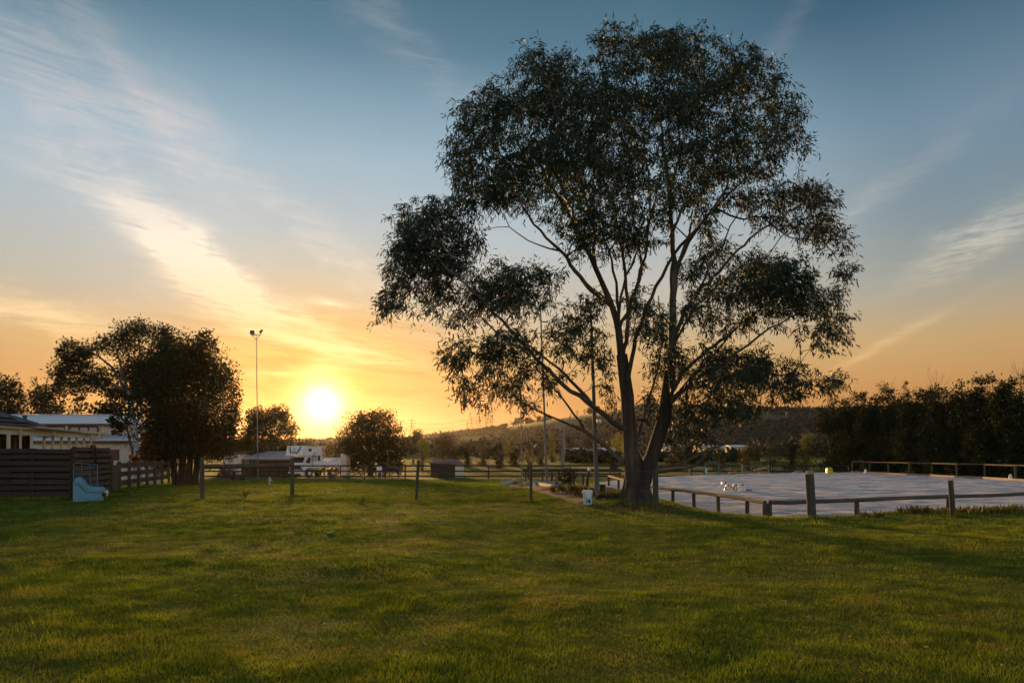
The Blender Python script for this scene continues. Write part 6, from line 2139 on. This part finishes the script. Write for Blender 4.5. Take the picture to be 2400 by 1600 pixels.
# ------------------------------------------------------------------ grass blades
def grass():
    rg_ = np.random.default_rng(3)
    Vs = []
    def patch(y0, y1, n_, h0, h1, w0, w1, pw=1.0):
        # area-weighted within the view wedge plus a margin
        u = rg_.random(n_)
        y = np.sqrt(y0 * y0 + u * (y1 * y1 - y0 * y0)) if pw == 1.0 else (y0 ** pw + u * (y1 ** pw - y0 ** pw)) ** (1 / pw)
        x = rg_.uniform(-.80, .80, n_) * y + rg_.uniform(-1, 1, n_)
        sd_ = poly_sd(x, y, ARENA)
        sb_ = poly_sd(x, y, BED)
        lump = vnoise(x, y, .55, 61) * .55 + vnoise(x, y, 1.7, 62) * .45
        worn = np.exp(-((x - 4.6) / 2.4) ** 2 - ((y - 19.6) / 1.1) ** 2) + .8 * np.exp(-((x + 7.6) / 2.0) ** 2 - ((y - 27) / .8) ** 2) + np.exp(-((x - 3.55) ** 2 + (y - 20.8) ** 2) / .7)
        keep_ = (sd_ > .25) & (sb_ > .1) & (rg_.random(n_) < (.35 + lump)) & (rg_.random(n_) > worn * .9)
        x, y, lump, sd_ = x[keep_], y[keep_], lump[keep_], sd_[keep_]
        m_ = len(x)
        z = ground(x, y)
        # ridge of longer grass along the wire fence
        ridge = np.exp(-((y - (23.2 - .06 * np.abs(x + 5))) / .8) ** 2) * (x < 2.5) * (x > -12) + np.exp(-(sd_ - .6) ** 2 / .15) * .9
        h = (h0 + (h1 - h0) * lump ** 1.6 * rg_.uniform(.4, 1.3, m_)) * (1 + 1.2 * ridge)
        w = rg_.uniform(w0, w1, m_)
        an = rg_.uniform(0, 2 * math.pi, m_)
        ln_ = rg_.normal(size=(m_, 2)) * .45
        b = np.stack([x, y, z - .004], 1)
        side = np.stack([np.cos(an), np.sin(an), np.zeros(m_)], 1) * (w / 2)[:, None]
        tip = b + np.stack([ln_[:, 0] * h, ln_[:, 1] * h, h], 1)
        Vs.append(np.stack([b - side, b + side, tip], 1).reshape(-1, 3))
    patch(4.2, 8.5, 190000, .022, .065, .004, .007)
    patch(8.5, 15, 210000, .025, .07, .006, .011)
    patch(15, 27, 200000, .03, .075, .011, .018)
    patch(27, 70, 340000, .035, .09, .025, .05, 1.2)
    # longer tufts left by the mower at posts, fences and trunks
    spots = [(t[0].x, t[0].y, .22, 260) for t in tops] + [(3.55, 20.6, .62, 900)]
    for (xa_, ya_), (xb_, yb_), c_ in (((-19.3, 23.3), (-15.3, 23.5), 26), ((-15.1, 23.9), (-16.5, 28.2), 20), ((-17.1, 29.8), (-19.0, 38), 30)):
        spots += [(xa_ + (xb_ - xa_) * t_ / c_, ya_ + (yb_ - ya_) * t_ / c_, .16, 90) for t_ in range(c_ + 1)]
    spots += [(x_, y_ - .05, .14, 70) for x_, y_ in front[1:] + left[4:]]
    for _ in range(260):
        y_ = rg_.uniform(5, 24)
        spots.append((rg_.uniform(-.78, .78) * y_, y_, rg_.uniform(.05, .16), int(rg_.uniform(20, 60))))
    for (cx_, cy_, r_, c_) in spots:
        x = cx_ + rg_.normal(size=c_) * r_
        y = cy_ + rg_.normal(size=c_) * r_ * .8
        k2 = poly_sd(x, y, ARENA) > -.1
        x, y = x[k2], y[k2]
        m_ = len(x)
        h = rg_.uniform(.05, .15, m_)
        w = np.full(m_, .0007 * cy_)
        an = rg_.uniform(0, 6.283, m_)
        b = np.stack([x, y, ground(x, y) - .004], 1)
        side = np.stack([np.cos(an), np.sin(an), np.zeros(m_)], 1) * (w / 2)[:, None]
        ln_ = rg_.normal(size=(m_, 2)) * .35
        tip = b + np.stack([ln_[:, 0] * h, ln_[:, 1] * h, h], 1)
        Vs.append(np.stack([b - side, b + side, tip], 1).reshape(-1, 3))
    V = np.concatenate(Vs)
    n_ = len(V) // 3
    o = part('grass', np_mesh('grass', V, np.arange(3 * n_).reshape(n_, 3)), M_BLADE)
    tag(o, 'short mown grass covering the lawn and paddock', None, None, 'stuff')


grass()
rl = np.random.default_rng(91)
n = 5200
a_ = rl.uniform(0, 6.283, n)
r_ = np.abs(rl.normal(size=n)) * 5.5
x = np.where(rl.random(n) < .6, 3.8 + np.cos(a_) * r_, rl.uniform(-12, 14, n))
y = np.where(rl.random(n) < .6, 19.2 + np.sin(a_) * r_ * .7, rl.uniform(4.5, 24, n))
k2 = (poly_sd(x, y, ARENA) > .2) & (y > 4.3)
x, y = x[k2], y[k2]
cen = np.stack([x, y, ground(x, y) + rl.uniform(.01, .05, len(x))], 1)
V, Fc = leaf_quads(cen, np.concatenate([rl.normal(size=(len(x), 2)), rl.normal(size=(len(x), 1)) * .25], 1), rl.uniform(.03, .075, len(x)), rl.uniform(.009, .018, len(x)), rl)
tag(part('fallen_leaves', np_mesh('fallen_leaves', V, Fc), leaf_mat('dry_leaf', (.16, .085, .035), (.26, .17, .085), .2, None, .7)), 'dry gum leaves scattered over the lawn', None, None, 'stuff')
import bmesh
bm = bmesh.new()
bmesh.ops.create_icosphere(bm, subdivisions=2, radius=.06)
for v in bm.verts:
    v.co = Vector((v.co.x * 1.3, v.co.y, v.co.z * .45 + .015 * math.sin(v.co.x * 40)))
me = bpy.data.meshes.new('stone')
bm.to_mesh(me)
bm.free()
me.materials.append(M_ROCK)
o = bpy.data.objects.new('stone', me)
C.objects.link(o)
o.location = (X(775, 13.4), 13.4, gz(X(775, 13.4), 13.4) + .03)
tag(o, 'small pale flat stone lying alone in the middle of the lawn', 'stone')

# ------------------------------------------------------------------ haze
HAZE = True
if HAZE:
    m = bpy.data.materials.new('evening_haze')
    m.use_nodes = True
    t = m.node_tree
    t.nodes.clear()
    out = t.nodes.new('ShaderNodeOutputMaterial')
    pv = t.nodes.new('ShaderNodeVolumePrincipled')
    pv.inputs['Color'].default_value = (.92, .86, .84, 1)
    pv.inputs['Density'].default_value = .000028
    pv.inputs['Anisotropy'].default_value = .8
    t.links.new(pv.outputs[0], out.inputs['Volume'])
    mb = MB().box((100, 800, 48), (3600, 2600, 106))
    o = part('haze', mb, m)
    tag(o, 'thin warm evening haze', None, None, 'stuff')
